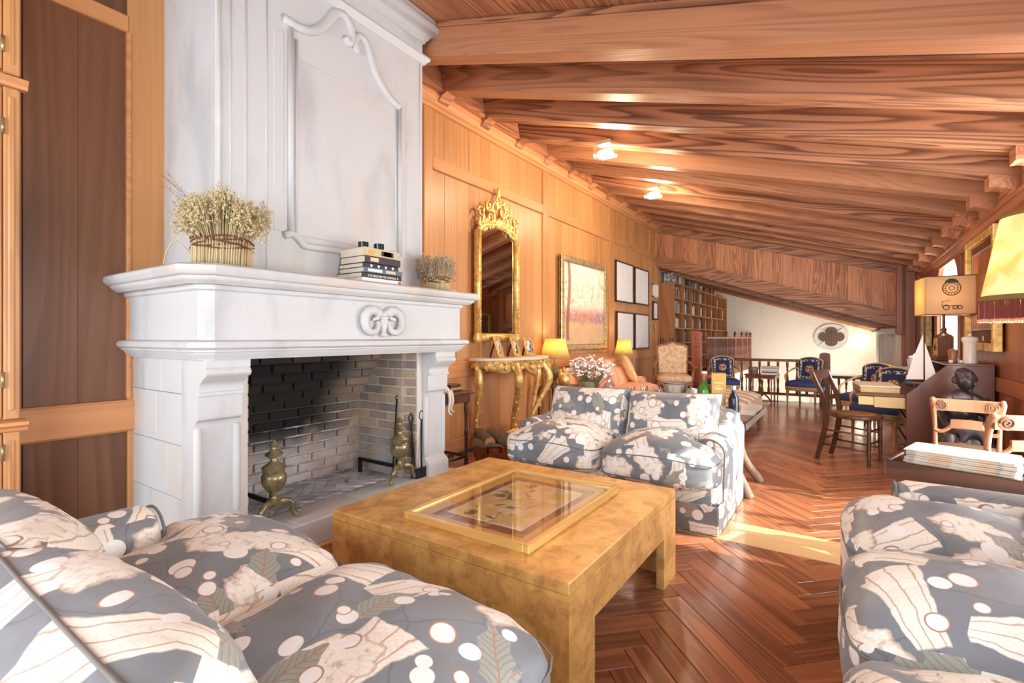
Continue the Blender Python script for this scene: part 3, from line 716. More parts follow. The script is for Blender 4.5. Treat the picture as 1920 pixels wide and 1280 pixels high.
# firebox: mortar shell with a leaning back, every brick its own piece
XBK0, XBK1 = -3.09, -2.80        # back wall foot / head
ZF = .16; ZT = 1.046
bkx = lambda z: XBK0 if z < .7 else XBK0+(XBK1-XBK0)*(z-.7)/(ZT-.7)
shell = ob('firebox_shell', join(
    prism([(XBK0-.05, ZF-.02), (XBK0-.012, ZF-.02), (XBK0-.012, .7), (XBK1-.012, ZT+.05), (XBK1-.06, ZT+.05), (XBK0-.05, .7)], 'y', 1.22, 2.56),
    box(XBK0-.04, -2.615, 2.478, 2.56, ZF-.02, ZT+.04), box(XBK0-.04, -2.615, 1.262, 1.338, ZF-.02, ZT+.04), box(-2.615, -2.50, 2.502, 2.558, ZF-.02, ZT), box(-2.615, -2.50, 1.262, 1.312, ZF-.02, ZT), box(XW, -2.46, 1.25, 2.57, ZT+.002, ZT+.05)), m_mortar, fp)
bh, bl_ = .0635, .205
def brick_me(L, hh, dd): 
    m_ = me_new('brick', box(-L/2, L/2, -dd/2, dd/2, -hh/2, hh/2, .004)); m_.materials.append(m_brick); return m_
full, half, q3 = brick_me(bl_-.012, bh-.012, .03), brick_me(bl_/2-.012, bh-.012, .03), brick_me(.105, bh-.012, .03)
def put_brick(m_, loc, rz, rx=0):
    o = bpy.data.objects.new('brick', m_); C.objects.link(o); o.parent = fp; o.location = loc; o.rotation_euler = (rx, 0, rz)
row = 0; z = ZF+bh/2
while z < ZT-.01:
    y = 1.345+(0 if row % 2 else -.1)
    while y < 2.47:
        a, b = max(y, 1.345), min(y+bl_, 2.475)
        if b-a > .04:
            m_ = full if b-a > bl_-.01 else brick_me(b-a-.012, bh-.012, .03)
            x = bkx(z)-.008
            put_brick(m_, (x, (a+b)/2, z), PI/2, 0 if z < .7 else 0)
        y += bl_
    for yy, s in ((2.478, 1), (1.338, -1)):      # side walls
        x = bkx(z)+.01+(.0 if row % 2 else -.1); xe = -2.604
        while x < xe:
            a, b = max(x, bkx(z)+.008), min(x+bl_, xe)
            if b-a > .03: put_brick(full if b-a > bl_-.01 else brick_me(b-a-.012, bh-.012, .03), ((a+b)/2, yy+s*.006, z), 0)
            x += bl_
    put_brick(q3, (-2.556, 2.512, z), 0); put_brick(q3, (-2.556, 1.305, z), 0)
    row += 1; z += bh
# herringbone hearth bricks under ash
W_, K_ = .066, 3
hb = me_new('hearth_brick', box(.002, W_*K_-.002, .002, W_-.002, .138, .160, .003)); hb.materials.append(m_ash)
for i in range(-40, 60):
    for j in range(-40, 60):
        r_ = (i-j) % (2*K_)
        if r_ == 0: a, px, py = 0, i*W_, j*W_
        elif r_ == 2*K_-1: a, px, py = PI/2, (i+1)*W_, j*W_
        else: continue
        A = PI/4; X = px*math.cos(A)-py*math.sin(A)-2.8; Y = px*math.sin(A)+py*math.cos(A)+1.2
        cx, cy = X+math.cos(a+A)*W_*1.5, Y+math.sin(a+A)*W_*1.5
        if -3.05 < cx < -2.66 and 1.37 < cy < 2.45:
            o = bpy.data.objects.new('hearth_brick', hb); C.objects.link(o); o.parent = fp; o.location = (X, Y, -.002); o.rotation_euler = (0, 0, a+A)
ob('ash_bed', box(-3.08, -2.62, 1.34, 2.475, .1, .150), m_ash, fp)

# andirons
def andiron(loc, label):
    t = thing('andiron', label, 'andiron', loc, 0, 'brass andirons in the hearth')
    ob('urn', lathe([(0, .10), (.035, .10), (.038, .112), (.02, .12), (.014, .135), (.016, .15), (.035, .165), (.058, .195), (.064, .225), (.062, .25), (.05, .262), (.056, .268), (.056, .278), (.06, .284), (.062, .292), (.045, .305), (.028, .315), (.016, .33), (.018, .345), (.042, .352), (.046, .362), (.03, .375), (.014, .385), (.012, .397), (.022, .404), (.024, .413), (.014, .425), (.006, .436), (0, .44)], 40, (.16, .245, 16, .1)), m_brass, t, 50)
    for s in (-1, 1):
        P = spline([(0, 0, .095), (0, s*.03, .105), (0, s*.065, .10), (0, s*.088, .075), (0, s*.088, .045), (0, s*.10, .02), (0, s*.118, .018), (0, s*.118, .034), (0, s*.106, .036)], 6)
        ob('leg', tube([(x+.04*abs(y)/.1, y, z) for x, y, z in P], [.019-.009*i/(len(P)-1) for i in range(len(P))], 10), m_brass, t, True)
    ob('base_plate', blob(.026, .03, .018, 6, 3), m_brass, t, True, loc=(0, 0, .1))
    b = ob('log_bar', box(-.42, -.01, -.011, .011, .085, .107, .003), m_iron, t); ob('rear_foot', box(-.425, -.40, -.011, .011, .0, .107, .003), m_iron, b)
    ob('log_stop', tube([(-.03, 0, .1), (-.03, 0, .21)], .007, 8), m_iron, t, True)
    return t
A1 = andiron((-2.535, 1.47, .163), 'brass urn andiron nearer the window side, left in the hearth')
A2 = andiron((-2.53, 2.365, .163), 'brass urn andiron beside the fire tools, right in the hearth')
# fire tools leaning against the far jamb
ft = thing('fire_shovel', 'black iron fire shovel leaning in the right corner of the hearth', 'fire tool', (-2.47, 2.515, .163))
ob('shaft', tube([(0, 0, .03), (-.03, .028, .40)], .006, 8), m_iron, ft, True); ob('loop', tube([(-.03+.0, .03+.022*math.cos(a), .43+.032*math.sin(a)) for a in [2*PI*i/14 for i in range(14)]], .004, 6, True), m_iron, ft, True)
ob('blade', join(box(-.005, .004, -.05, .05, 0, .07, .002), box(-.03, .004, -.05, .05, 0, .006, .002)), m_iron, ft)
tg = thing('fire_tongs', 'black iron fire tongs leaning beside the shovel in the hearth', 'fire tool', (-2.505, 2.47, .163))
for s in (-1, 1): ob('arm', tube([(0, s*.016, 0), (-.004, s*.006, .2), (-.02, .0, .36), (-.025, s*.02, .42), (-.025, s*.004, .45)], .005, 8), m_iron, tg, True)
pk = thing('poker', 'thin iron poker with ring end standing in the back right of the firebox', 'fire tool', (-2.66, 2.42, .163))
ob('rod', tube([(0, 0, 0), (-.0, .04, .54)], .0055, 8), m_iron, pk, True); ob('ring', tube([(0, .04+.013*math.cos(a), .555+.015*math.sin(a)) for a in [2*PI*i/12 for i in range(12)]], .003, 6, True), m_iron, pk, True)

# ---- on the mantel shelf
m_stalk = plain('dried_stalk', S(196,176,132), .8, rv=.3); m_bloom = plain('dried_bloom', S(186,170,128), .9, var=.35, rv=.3, scale=60); m_bloomg = plain('dried_green', S(150,146,74), .9, var=.3, scale=60); m_twig = plain('willow_twig', S(104,62,36), .7, var=.3, scale=40)
def bunch(name, label, loc, R, H, spread, n, seed, cols, brown):
    t = thing(name, label, 'dried flowers', loc); rr = random.Random(seed)
    bs = ob('basket', lathe([(0, 0), (R*.9, 0), (R*.96, H*.15), (R*.98, H*.32), (R*.9, H*.33), (R*.85, .01), (0, .01)], 28), m_stalk, t, True)
    for i in range(70):
        a = 2*PI*i/70+rr.uniform(-.03,.03); ob('straw', tube([(R*math.cos(a), R*math.sin(a), 0), (R*1.02*math.cos(a+.05), R*1.02*math.sin(a+.05), H*rr.uniform(.3,.36))], .0032, 5), m_stalk, bs, True)
    for k in range(6):
        z0 = H*(.23+.025*k); P = [((R*1.03+.004*math.sin(5*a+k))*math.cos(a), (R*1.03+.004*math.sin(5*a+k))*math.sin(a), z0+.008*math.sin(3*a+k*1.7)) for a in [2*PI*i/28 for i in range(28)]]
        ob('withy', tube(P, .0035, 5, True), m_twig, t, True)
    vs_, hs = [], []; hg = []
    for i in range(n):
        a = rr.uniform(0, 2*PI); q = math.sqrt(rr.random()); r0 = R*.8*q; r1 = R*(.85+spread*rr.uniform(.4, 1))*q; hh = H*rr.uniform(.66, 1.0)*(1-.12*q)+H*.12*math.sin(a*3+seed)*q
        p0 = (r0*math.cos(a), r0*math.sin(a), H*.2); p1 = (max(-.135, r1*math.cos(a)), r1*math.sin(a), hh)
        pm_ = ((p0[0]*.6+p1[0]*.4), (p0[1]*.6+p1[1]*.4), H*.2*.5+hh*.5)
        vs_.append(tube([p0, pm_, p1], [.0022, .0018, .0012], 4))
        tgt = hg if (rr.random() < .16 and q < .75 and hh > H*.8) else hs
        for c_ in range(6):
            s_ = rr.uniform(.0025, .0055)
            V_ = [(0,0,3.0),(1,0,0),(0,1,0),(-1,0,0),(0,-1,0),(0,0,-1)]; F_ = [(0,1,2),(0,2,3),(0,3,4),(0,4,1),(5,2,1),(5,3,2),(5,4,3),(5,1,4)]
            zz = -rr.uniform(0, .075)
            tgt.append(mv(xf((V_, F_), Matrix.Rotation(rr.uniform(0, 3), 4, (rr.uniform(-1,1), rr.uniform(-1,1), .3)) @ Matrix.Scale(s_, 4)), p1[0]+rr.uniform(-.011, .011), p1[1]+rr.uniform(-.011, .011), p1[2]+zz))
    ob('stems', join(*vs_), m_stalk, t, kind='stuff'); ob('seed_heads', join(*hs), cols, t, kind='stuff')
    if hg: ob('green_heads', join(*hg), m_bloomg, t, kind='stuff')
    return t
d1 = bunch('dried_bouquet', 'large sheaf of dried flowers in a twig basket on left of mantel', (-2.455, 1.17, ZSH), .125, .37, .95, 760, 3, m_bloom, True)
P = spline([(-.1, -.06, .02), (-.15, -.1, .1), (-.19, -.13, .13), (-.22, -.15, .08), (-.23, -.16, .02)], 5); ob('loose_straw', tube(P, .003, 5), m_stalk, d1, True)
rr = random.Random(9)
for k in range(7):
    P = [(-.03-.012*k, -.06+.01*k, .20), (-.09-.012*k, -.11+.012*(k % 3), .30+.012*k), (-.12-.016*k, -.15-.02*(k % 3), .33+.022*k)]; ob('wispy_sprig', join(tube(P, .0006, 4), *[mv(blob(.002, .002, .002, 2, 2), P[2][0]*(1-q)+P[1][0]*q, P[2][1]*(1-q)+P[1][1]*q+rr.uniform(-.01,.01), P[2][2]*(1-q)+P[1][2]*q+rr.uniform(-.01,.01)) for q in (0, .25, .5, .75)]), m_twig, d1)
m_bloomp = plain('dried_bloom_purple', S(178,158,136), .9, var=.4, rv=.4, scale=70)
d2 = bunch('dried_bouquet', 'small sheaf of dried lavender in a twig basket on right of mantel', (-2.45, 2.655, ZSH), .085, .285, .9, 380, 8, m_bloomp, True)
def book(name, label, L, W, H, cov, loc, rz, spine=None, group=None, marks=None):
    """closed book lying flat: spine along local x at y=0"""
    t = thing(name, label, 'book', loc, rz, group)
    ob('cover', join(box(0, L, 0, W, 0, .003, .001), box(0, L, 0, W, H-.003, H, .001), box(0, L, -.003, .003, 0, H, .002)), cov, t)
    ob('pages', box(.004, L-.004, .003, W-.004, .003, H-.003), plain('book_paper', S(226,214,192), .9, rv=.1), t)
    if marks:
        for a, b, m_ in marks: ob('spine_print', box(L*a, L*b, -.0042, -.003, H*.22, H*.78), m_, t)
    return t
def text_on(parent, s, size, loc, rt, mat, depth=.0006):
    c = bpy.data.curves.new('lettering', 'FONT'); c.body = s; c.size = size; c.extrude = depth; c.align_x = 'CENTER'; c.align_y = 'CENTER'
    o = bpy.data.objects.new('tmp', c); C.objects.link(o)
    dg = bpy.context.evaluated_depsgraph_get(); me = bpy.data.meshes.new_from_object(o.evaluated_get(dg)); bpy.data.objects.remove(o)
    me.materials.clear(); me.materials.append(mat); q = bpy.data.objects.new('lettering', me); C.objects.link(q); q.parent = parent; q.location = loc; q.rotation_euler = rt
    return q
m_cream = plain('book_cream', S(206,188,150), .7); m_dbrown = plain('book_dark_brown', S(58,44,40), .6); m_navy = plain('book_navy', S(40,42,60), .55); m_blk = plain('book_black', S(30,28,30), .5); m_white = plain('white_paint', S(236,232,226), .55); m_goldp = plain('gold_print', S(196,160,84), .45, .4); m_teal = plain('book_grey', S(92,100,112), .6)
bz = ZSH
bks = [('white thick book at bottom of the mantel pile', .31, .235, .028, m_white, .0, [(.9, .97, plain('red_print', S(170,60,50), .6))]),
       ('black book with white title in the mantel pile', .315, .24, .030, m_blk, .0, None),
       ('grey patterned book mid mantel pile', .305, .23, .030, m_teal, .002, [(.1, .45, m_white), (.55, .8, m_cream)]),
       ('navy book with small stars in the mantel pile', .28, .225, .027, m_navy, .0, [(.2, .25, m_white), (.4, .45, m_white), (.6, .65, m_white), (.8, .85, m_white)]),
       ('dark brown leather book in the mantel pile', .28, .23, .042, m_dbrown, .003, [(.14, .36, m_cream)]),
       ('cream book with black and gold spine label on top of the pile', .265, .225, .052, m_cream, .0, [(.5, .86, m_blk), (.56, .8, m_goldp), (.12, .3, m_goldp)])]
# spine faces the room (+X): local x runs along +Y, local -y points to +X
mb = []
for i, (lab, L, W, H, cm, dx, mk_) in enumerate(bks):
    b_ = book('book', lab, L, W, H, cm, (-2.345+dx-.012*(i % 2), 1.90+.004*i, bz), PI/2, None, 'books piled on the mantel', mk_); mb.append((b_, L, H)); bz += H+.0005
text_on(mb[1][0], 'IL MONDO DE ARCIMBOLDI', .019, (mb[1][1]*.52, -.0045, .015), (PI/2, PI, 0), m_white)
m_gg = glassm('green_glass', S(60,92,84), .05)
for i, (yy, xx) in enumerate(((1.985, -2.44), (2.085, -2.415))):
    t = thing('candle_glass', 'small dark green glass candle holder, %s of the pair on the books' % ('left' if i == 0 else 'right'), 'candle', (xx, yy, bz), 0, 'candle glasses on the book pile')
    ob('glass', lathe([(0, 0), (.031, 0), (.032, .042), (.029, .042), (.028, .006), (0, .006)], 20), plain('dark_green_glass', S(24,44,40), .12, var=.05), t, 40); ob('wax', lathe([(0, .006), (.0275, .006), (.0275, .03), (0, .03)], 16), plain('green_wax', S(60,96,84), .5), t)
tag(ob('white_box', box(-.02, .02, -.035, .035, 0, .02, .003), m_white, None, loc=(-2.42, 2.79, ZSH)), 'small white plastic box at the right end of mantel', 'box')
# ------------------------------------------------------------ gold coffee table
tx0, tx1, ty0, ty1, th = -1.81, -.68, 1.31, 2.425, .415
ct = thing('coffee_table', 'large square gold leaf coffee table with panel legs', 'table', ((tx0+tx1)/2, (ty0+ty1)/2, 0))
hx, hy2, tk, lw, az = (tx1-tx0)/2, (ty1-ty0)/2, .035, .183, .23
ob('tabletop', box(-hx, hx, -hy2, hy2, th-.04, th, .004), m_leaf, ct)
for s in (-1, 1):
    ob('apron', box(-hx+lw, hx-lw, s*hy2-(tk if s > 0 else 0), s*hy2+(tk if s < 0 else 0), az, th-.04, .001), m_leaf, ct)
    ob('apron', box(s*hx-(tk if s > 0 else 0), s*hx+(tk if s < 0 else 0), -hy2+lw, hy2-lw, az, th-.04, .001), m_leaf, ct)
    for q in (-1, 1):
        poly = [(s*hx, q*hy2), (s*(hx-lw), q*hy2), (s*(hx-lw), q*(hy2-tk)), (s*(hx-tk), q*(hy2-tk)), (s*(hx-tk), q*(hy2-lw)), (s*hx, q*(hy2-lw))]
        ob('leg', prism(poly, 'z', 0, th-.04), m_leaf, ct)
# framed embroidery under glass lying on the table
def embroidery():
    t = NT('embroidery'); u = t.uv(); x, y, z = t.sep(u)   # object metres
    o = t.obj(); ox, oy, oz = t.sep(o)
    e = t.ma('MAXIMUM', t.ma('DIVIDE', t.ma('ABSOLUTE', ox), .22), t.ma('DIVIDE', t.ma('ABSOLUTE', oy), .32))
    n = t.noise(o, 9, 5, .6, .5); n2 = t.noise(o, 26, 4, .6)
    g = t.mix(t.ss(n, .4, .6), S(206,170,104), S(222,200,156)); g = t.mix(t.ma('MULTIPLY', t.ss(n2, .6, .7), .7), g, S(170,170,200))
    fol = t.ma('MULTIPLY', t.ss(t.noise(o, 12, 4, .6, .8), .54, .6), t.ma('SUBTRACT', 1.0, t.ss(t.ma('ABSOLUTE', t.ma('ADD', ox, .06)), .06, .13)))
    g = t.mix(fol, g, S(96,88,48)); g = t.mix(t.ma('MULTIPLY', t.ss(t.noise(o, 18, 3), .63, .68), .9), g, S(206,130,96))
    b = t.mix(t.ss(n2, .5, .55), S(128,76,52), S(170,110,78))
    c = t.mix(t.ss(e, .83, .835), g, b); c = t.mix(t.ma('MULTIPLY', t.ss(e, .80, .805), t.ma('SUBTRACT', 1.0, t.ss(e, .83, .835))), c, S(230,214,196)); c = t.mix(t.ss(e, .995, 1.0), c, S(214,166,90))
    t.col(c); return t.set(.6)
fp2 = thing('framed_embroidery', 'gold framed oriental embroidery under glass lying on the coffee table', 'picture', (-1.182, 1.805, th))
ob('frame', join(box(-.30, -.277, -.40, .40, 0, .03, .003), box(.277, .30, -.40, .40, 0, .03, .003), box(-.277, .277, -.40, -.377, 0, .03, .003), box(-.277, .277, .377, .40, 0, .03, .003)), plain('pale_gilt', S(236,204,132), .25, .65, var=.04, scale=4), fp2)
ob('embroidered_panel', box(-.28, .28, -.38, .38, .0, .012), embroidery(), fp2)
def thin_glass():
    t = NT('picture_glass'); t.b.inputs['Base Color'].default_value = (1, 1, 1, 1); t.set(.02); t.b.inputs['Alpha'].default_value = .1; t.b.inputs['Specular IOR Level'].default_value = 1.0; t.b.inputs['Coat Weight'].default_value = 0
    tr = t.nd('ShaderNodeBsdfTransparent'); gl = t.nd('ShaderNodeBsdfGlossy', {'Roughness': .015}); fz = t.nd('ShaderNodeLayerWeight', {'Blend': .5}).outputs['Facing']; fz = t.ma('ADD', .035, t.ma('MULTIPLY', t.ma('POWER', fz, 4.0), .7)); mx_ = t.nd('ShaderNodeMixShader', {0: fz, 1: tr.outputs[0], 2: gl.outputs[0]})
    t.t.links.new(mx_.outputs[0], t.out.inputs[0]); return t.m
m_glass = thin_glass()
ob('glass_pane', box(-.279, .279, -.379, .379, .021, .024), m_glass, fp2)

# ------------------------------------------------------------ sofas (local frame: front at y=0 facing -y, x from 0 to W)
def sofa(name, label, W, n, loc, rz, mat, D=.90, seat=.43, armh=.54, backh=.64, back_n=None, lean=.36, cw=None, res=18, fs=.20, pil_h=.43, pil_z=.36, crown=.11, seed=0, arms=(1, 1), pipe=m_pipe, pil_t=.25, yoff=.06):
    t = thing(name, label, 'sofa', loc, rz)
    aw = .17; fsl = fs if isinstance(fs, tuple) else (fs, fs)
    # skirted base, slightly flared, hem just off the floor
    def skirt(X, Y, Z, x, y, z):
        fl = max(0, (.16-Z)/.16)*.012; wv = .006*math.sin(X*38)*max(0, (.2-Z)/.2)
        return X+(fl if x > 0 else -fl), Y+(fl+wv)*(1 if y > 0 else -1), Z
    base = blob(W/2, D/2-.04, .145, 14, 10); ob('base', mv(xf((([skirt(a, b, c+.15, a, b, c) for a, b, c in base[0]]), base[1]), Matrix.Identity(4)), W/2, D/2+.04, .006), mat, t, True)
    ob('skirt', join(box(.0, W, .055, .065, .006, .17, .003), box(-.004, .006, .06, D-.02, .006, .17, .003), box(W-.006, W+.004, .06, D-.02, .006, .17, .003)), mat, t)
    # low rolled arms set back behind the seat cushions
    for k, s in enumerate((0, 1)):
        if not arms[k]: continue
        x0 = 0 if s == 0 else W-aw; fs_ = fsl[k]
        ap = [(x0+.0, .08)] + [(x0+aw/2-(aw/2+.015)*math.cos(a)*(1 if True else 1), armh-.085+.085*math.sin(a)) for a in [PI*i/12 for i in range(0, 13)]] + [(x0+aw, .08)]
        rl = []
        for yy, sc_, dz in ((fs_, .55, -.03), (fs_+.012, .88, -.008), (fs_+.04, 1, 0), (D*.55, 1.0, .0), (D*.8, 1, .03), (D-.03, 1, .05)):
            cxm = x0+aw/2
            rl.append([(cxm+(px-cxm)*sc_, yy, pz if pz < .1 else .1+(pz-.1)*(1-.12*(1-sc_))+dz*(pz/armh)) for px, pz in ap])
        a_ = ob('arm', rings(rl), mat, t, 60)
        fpz = [(x0+aw/2+(px-x0-aw/2)*.93, fs_+.004, .1+(pz-.1)*.975) for px, pz in ap]
        ob('arm_piping', tube(fpz, .005, 6), pipe, a_, True)
    # back
    bp = [(D-.20, .1), (D-.23, .3), (D-.17, backh-.06), (D-.12, backh), (D-.05, backh-.01), (D-.0, backh-.08), (D, .1)]
    ob('back', rings([[(x, D*.5+(y-D*.5)*1, z if z < .2 else z-dz) for y, z in spline2(bp, 4)] for x, dz in ((.02, .02), (.06, 0), (W-.06, 0), (W-.02, .02))]), mat, t, 60)
    # seat cushions, boxed and crowned, T-shaped in front of the arms
    w1 = W/n
    for i in range(n):
        xa = i*w1+(.0 if i else -.005); xb = (i+1)*w1-(.0 if i < n-1 else -.005)
        def tsh(X, Y, Z, x, y, z, i=i):
            if True:      # behind the front lip the end cushions narrow between the arms
                k_ = max(0, min(1, (Y-fsl[0 if X < 0 else 1]+.34)/.05))
                if i == 0 and X < 0 and arms[0]: X += (aw+.005)*k_*(-x)
                if i == n-1 and X > 0 and arms[1]: X -= (aw+.005)*k_*x
            sag = -.028*y*max(0, z)*(1-x*x)
            front = max(0, -y-.55)/.45
            return X, Y-.025*front*(1-x*x), Z+sag+.008*math.sin(X*9+seed)*max(0, z)
        vf = blob((xb-xa)/2-.004, .345, .085, res, 7, crown, .012, seed+i*3.3, tsh, 6)
        q = ob('seat_cushion', vf, mat, t, True, loc=((xa+xb)/2, .345-.03, seat-.075))
        for zz, fac in ((.062, .985), (-.062, .985)):
            P = []
            sx_, sy_ = (xb-xa)/2-.004, .345
            for k in range(72):
                a = 2*PI*k/72; cx_, cy_ = math.cos(a), math.sin(a); L = (abs(cx_)**9+abs(cy_)**9)**(1/9); x_, y_ = cx_/L, cy_/L
                X, Y, Z = tsh(x_*sx_*fac, y_*sy_*fac, zz, x_, y_, .6 if zz > 0 else -.6)
                P.append((X, Y-.004*(y_ < -.9), Z-.008*math.sin(X*9+seed)*(zz > 0)*.0))
            ob('piping', tube(P, .0036, 6, True), pipe, q, True)
    bn = back_n or n; wb = (W-2*aw+.16)/bn; rr = random.Random(seed+4)
    for i in range(bn):
        (vf, edge) = pillow(wb+.03, pil_h, pil_t, 20, .05, .012, seed+i)
        M = Matrix.Translation((aw-.08+wb*(i+.5), D-.36+rr.uniform(-.01, .01)+yoff*0, pil_z+pil_h/2*math.cos(lean))) @ Matrix.Rotation(rr.uniform(-.05, .05), 4, 'Y') @ Matrix.Rotation(-lean, 4, 'X')
        q = ob('back_cushion', xf(vf, M), mat, t, True); ob('piping', tube([tuple(M @ Vector(p)) for p in edge], .0036, 6, True), pipe, q, True)
    return t

s2 = sofa('floral_sofa', 'two seat grey blue floral sofa facing the gold table, bottles behind it', 1.45, 2, (-2.05, 2.94, 0), 0, m_floral, seed=1.3)
s1 = sofa('floral_sofa', 'floral sofa in the left foreground with its back to the viewer', 1.47, 2, (-.52, .97, 0), PI, m_floral, seed=5.1, res=26, fs=(.56, .28), armh=.6, pil_h=.44, pil_z=.36, D=1.04, pil_t=.3)
s3 = sofa('floral_sofa', 'three seat floral sofa in the right foreground facing the fireplace', 1.86, 3, (.045, 2.6, 0), -PI/2, m_floral, seed=8.7, res=26, D=.95, fs=.12, armh=.575)
# ------------------------------------------------------------ along the left wall
m_marble = plain('marble_top', S(232,220,200), .25, var=.15, scale=6)
# carved gilt console: bowed top, pierced apron, cabriole legs
cs = thing('console_table', 'carved gilt console table with pale marble top under the mirror', 'console table', (XL+.045, 4.52, 0))
def bow(o): return [(-.0, -.62-o), (.12, -.62-o), (.26, -.50-o*.7), (.33+o*.3, -.40-o*.3), (.37+o, -.2), (.43+o, 0), (.37+o, .2), (.33+o*.3, .40+o*.3), (.26, .50+o*.7), (.12, .62+o), (0, .62+o)]
def bowp(o): return spline2(bow(o), 3)
ob('marble_top', rings([[(x, y, z) for x, y in bowp(o)] for o, z in ((0, .905), (.012, .909), (.016, .918), (.014, .928), (.004, .934))]), m_marble, cs, 40)
def apron():
    P = bowp(-.03); V, F = [], []; n = len(P)
    for i, (x, y) in enumerate(P):
        dr = .10+.035*math.cos(y*PI/.21)+.04*math.exp(-(y/.1)**2)
        for k in range(6):
            q = k/5; sw = .012*math.sin(q*PI)
            V.append((x+sw, y, .905-dr*q))
    for i in range(n-1):
        for k in range(5): F.append((i*6+k, (i+1)*6+k, (i+1)*6+k+1, i*6+k+1))
    b = len(V); V += [(x-.02, y, z) for x, y, z in V]; F += [tuple(j+b for j in f)[::-1] for f in F]
    for i in range(n-1): F += [(i*6+5, (i+1)*6+5, b+(i+1)*6+5, b+i*6+5)]
    return V, F
ap = ob('apron', apron(), m_gilt, cs, True)
rr = random.Random(4); P = bowp(-.02)
def scroll(cx, cz, r, turns=1.5, s=1, th0=0, n=22, w=.007):
    return [(0, cx+s*r*(1-.75*i/n)*math.cos(th0+turns*2*PI*i/n), cz+r*(1-.75*i/n)*math.sin(th0+turns*2*PI*i/n)) for i in range(n+1)]
def leafy(path, w0=.01, n=7): return tube(path, [w0*(1-.6*i/(len(path)-1)) for i in range(len(path))], n)
for i in range(2, len(P)-2, 2):
    x, y = P[i]; nx = .004
    for s in (-1, 1):
        sc = scroll(0, 0, .03+.008*rr.random(), 1.3, s, rr.uniform(0, 2)); ob('carved_scroll', leafy([(x+.016+px, y+py+s*.02, .855+pz-.01*rr.random()) for px, py, pz in sc], .009, 6), m_gilt, ap, True)
    ob('carved_leaf', mv(blob(.012, .02, .03, 4, 2.2), x+.012, y, .83), m_gilt, ap, True)
for i in range(0, len(P)-1):
    x, y = P[i]; ob('bead', mv(blob(.008, .013, .008, 3, 2), x+.014, y, .893), m_gilt, ap, True)
for (lx, ly, dx, dy) in ((.06, -.56, .02, -.01), (.33, -.26, .05, -.04), (.33, .26, .05, .04), (.06, .56, .02, .01)):
    pth = spline([(lx, ly, .87), (lx+dx*1.2, ly+dy*1.2, .74), (lx+dx*.9, ly+dy*.9, .60), (lx-dx*.6, ly-dy*.6, .42), (lx-dx*1.9, ly-dy*1.9, .24), (lx-dx*2.2, ly-dy*2.2, .12), (lx-dx*1.2, ly-dy*1.2, .03), (lx-dx*.4, ly-dy*.4, .012)], 6)
    lg = ob('leg', tube(pth, [.045-.022*min(1, i/26) + .01*math.exp(-((i-8)/4)**2) + (.012 if i > 38 else 0) for i in range(len(pth))], 10), m_gilt, cs, True)
    for k in range(4, len(pth)-4, 3):
        p = pth[k]; ob('carved_leaf', mv(blob(.016, .018, .022, 4, 2.2), p[0]+.024*(1 if k % 2 else .5), p[1]+.02*(1 if k % 2 else -1), p[2]), m_gilt, lg, True)
    for s in (-1, 1): ob('foot_scroll', leafy([(pth[-1][0]+px, pth[-1][1]+py, .05+pz) for px, py, pz in scroll(0, 0, .032, 1.2, s)], .013, 7), m_gilt, lg, True)
st = spline([(.06, -.54, .12), (.2, -.35, .14), (.26, -.1, .17), (.26, .1, .17), (.2, .35, .14), (.06, .54, .12)], 6)
ob('stretcher', tube(st, .02, 8), m_gilt, cs, True); ob('stretcher_crest', mv(blob(.03, .07, .06, 6, 2.2), .27, 0, .2), m_gilt, cs, True)
# gilt mirror
def mirror_mat():
    t = NT('mirror_glass'); t.col(S(196,190,184)); return t.set(.03, 1.0)
mr = thing('wall_mirror', 'tall carved gilt mirror with pierced crest hanging above the console', 'mirror', (XL+.03, 4.37, 1.13), 0)
gy0, gy1, gz0, gz1 = -.30, .335, .065, 1.19
topc = [(gy0, gz1-.09)] + spline2([(gy0, gz1-.09), (gy0+.06, gz1-.03), (gy0+.16, gz1-.005), ((gy0+gy1)/2, gz1+.02), (gy1-.16, gz1-.005), (gy1-.06, gz1-.03), (gy1, gz1-.09)], 4)[1:]
ob('mirror_glass', prism([(gy0, gz0), (gy1, gz0)] + topc[::-1], 'x', 0, .015), mirror_mat(), mr)
outl = [(gy0, gz0), (gy1, gz0)] + topc[::-1]
def frame_bar(a, b, r): return tube([(.02, *a), (.02, *b)], r, 10)
for a, b in (((gy0-.045, gz0-.045), (gy0-.045, gz1-.06)), ((gy1+.045, gz0-.045), (gy1+.045, gz1-.06)), ((gy0-.045, gz0-.045), (gy1+.045, gz0-.045))):
    f_ = ob('frame_rail', frame_bar(a, b, .042), m_gilt, mr, True)
    L = math.dist(a, b); n = int(L/.027)
    for i in range(n+1):
        q = i/n; ob('frame_bead', mv(blob(.01, .011, .011, 3, 2), .058, a[0]+(b[0]-a[0])*q, a[1]+(b[1]-a[1])*q), m_gilt, f_, True)
fa = ob('frame_arch', tube([(.02, y*1.09-.0, z+.035) for y, z in topc], .036, 10), m_gilt, mr, True)
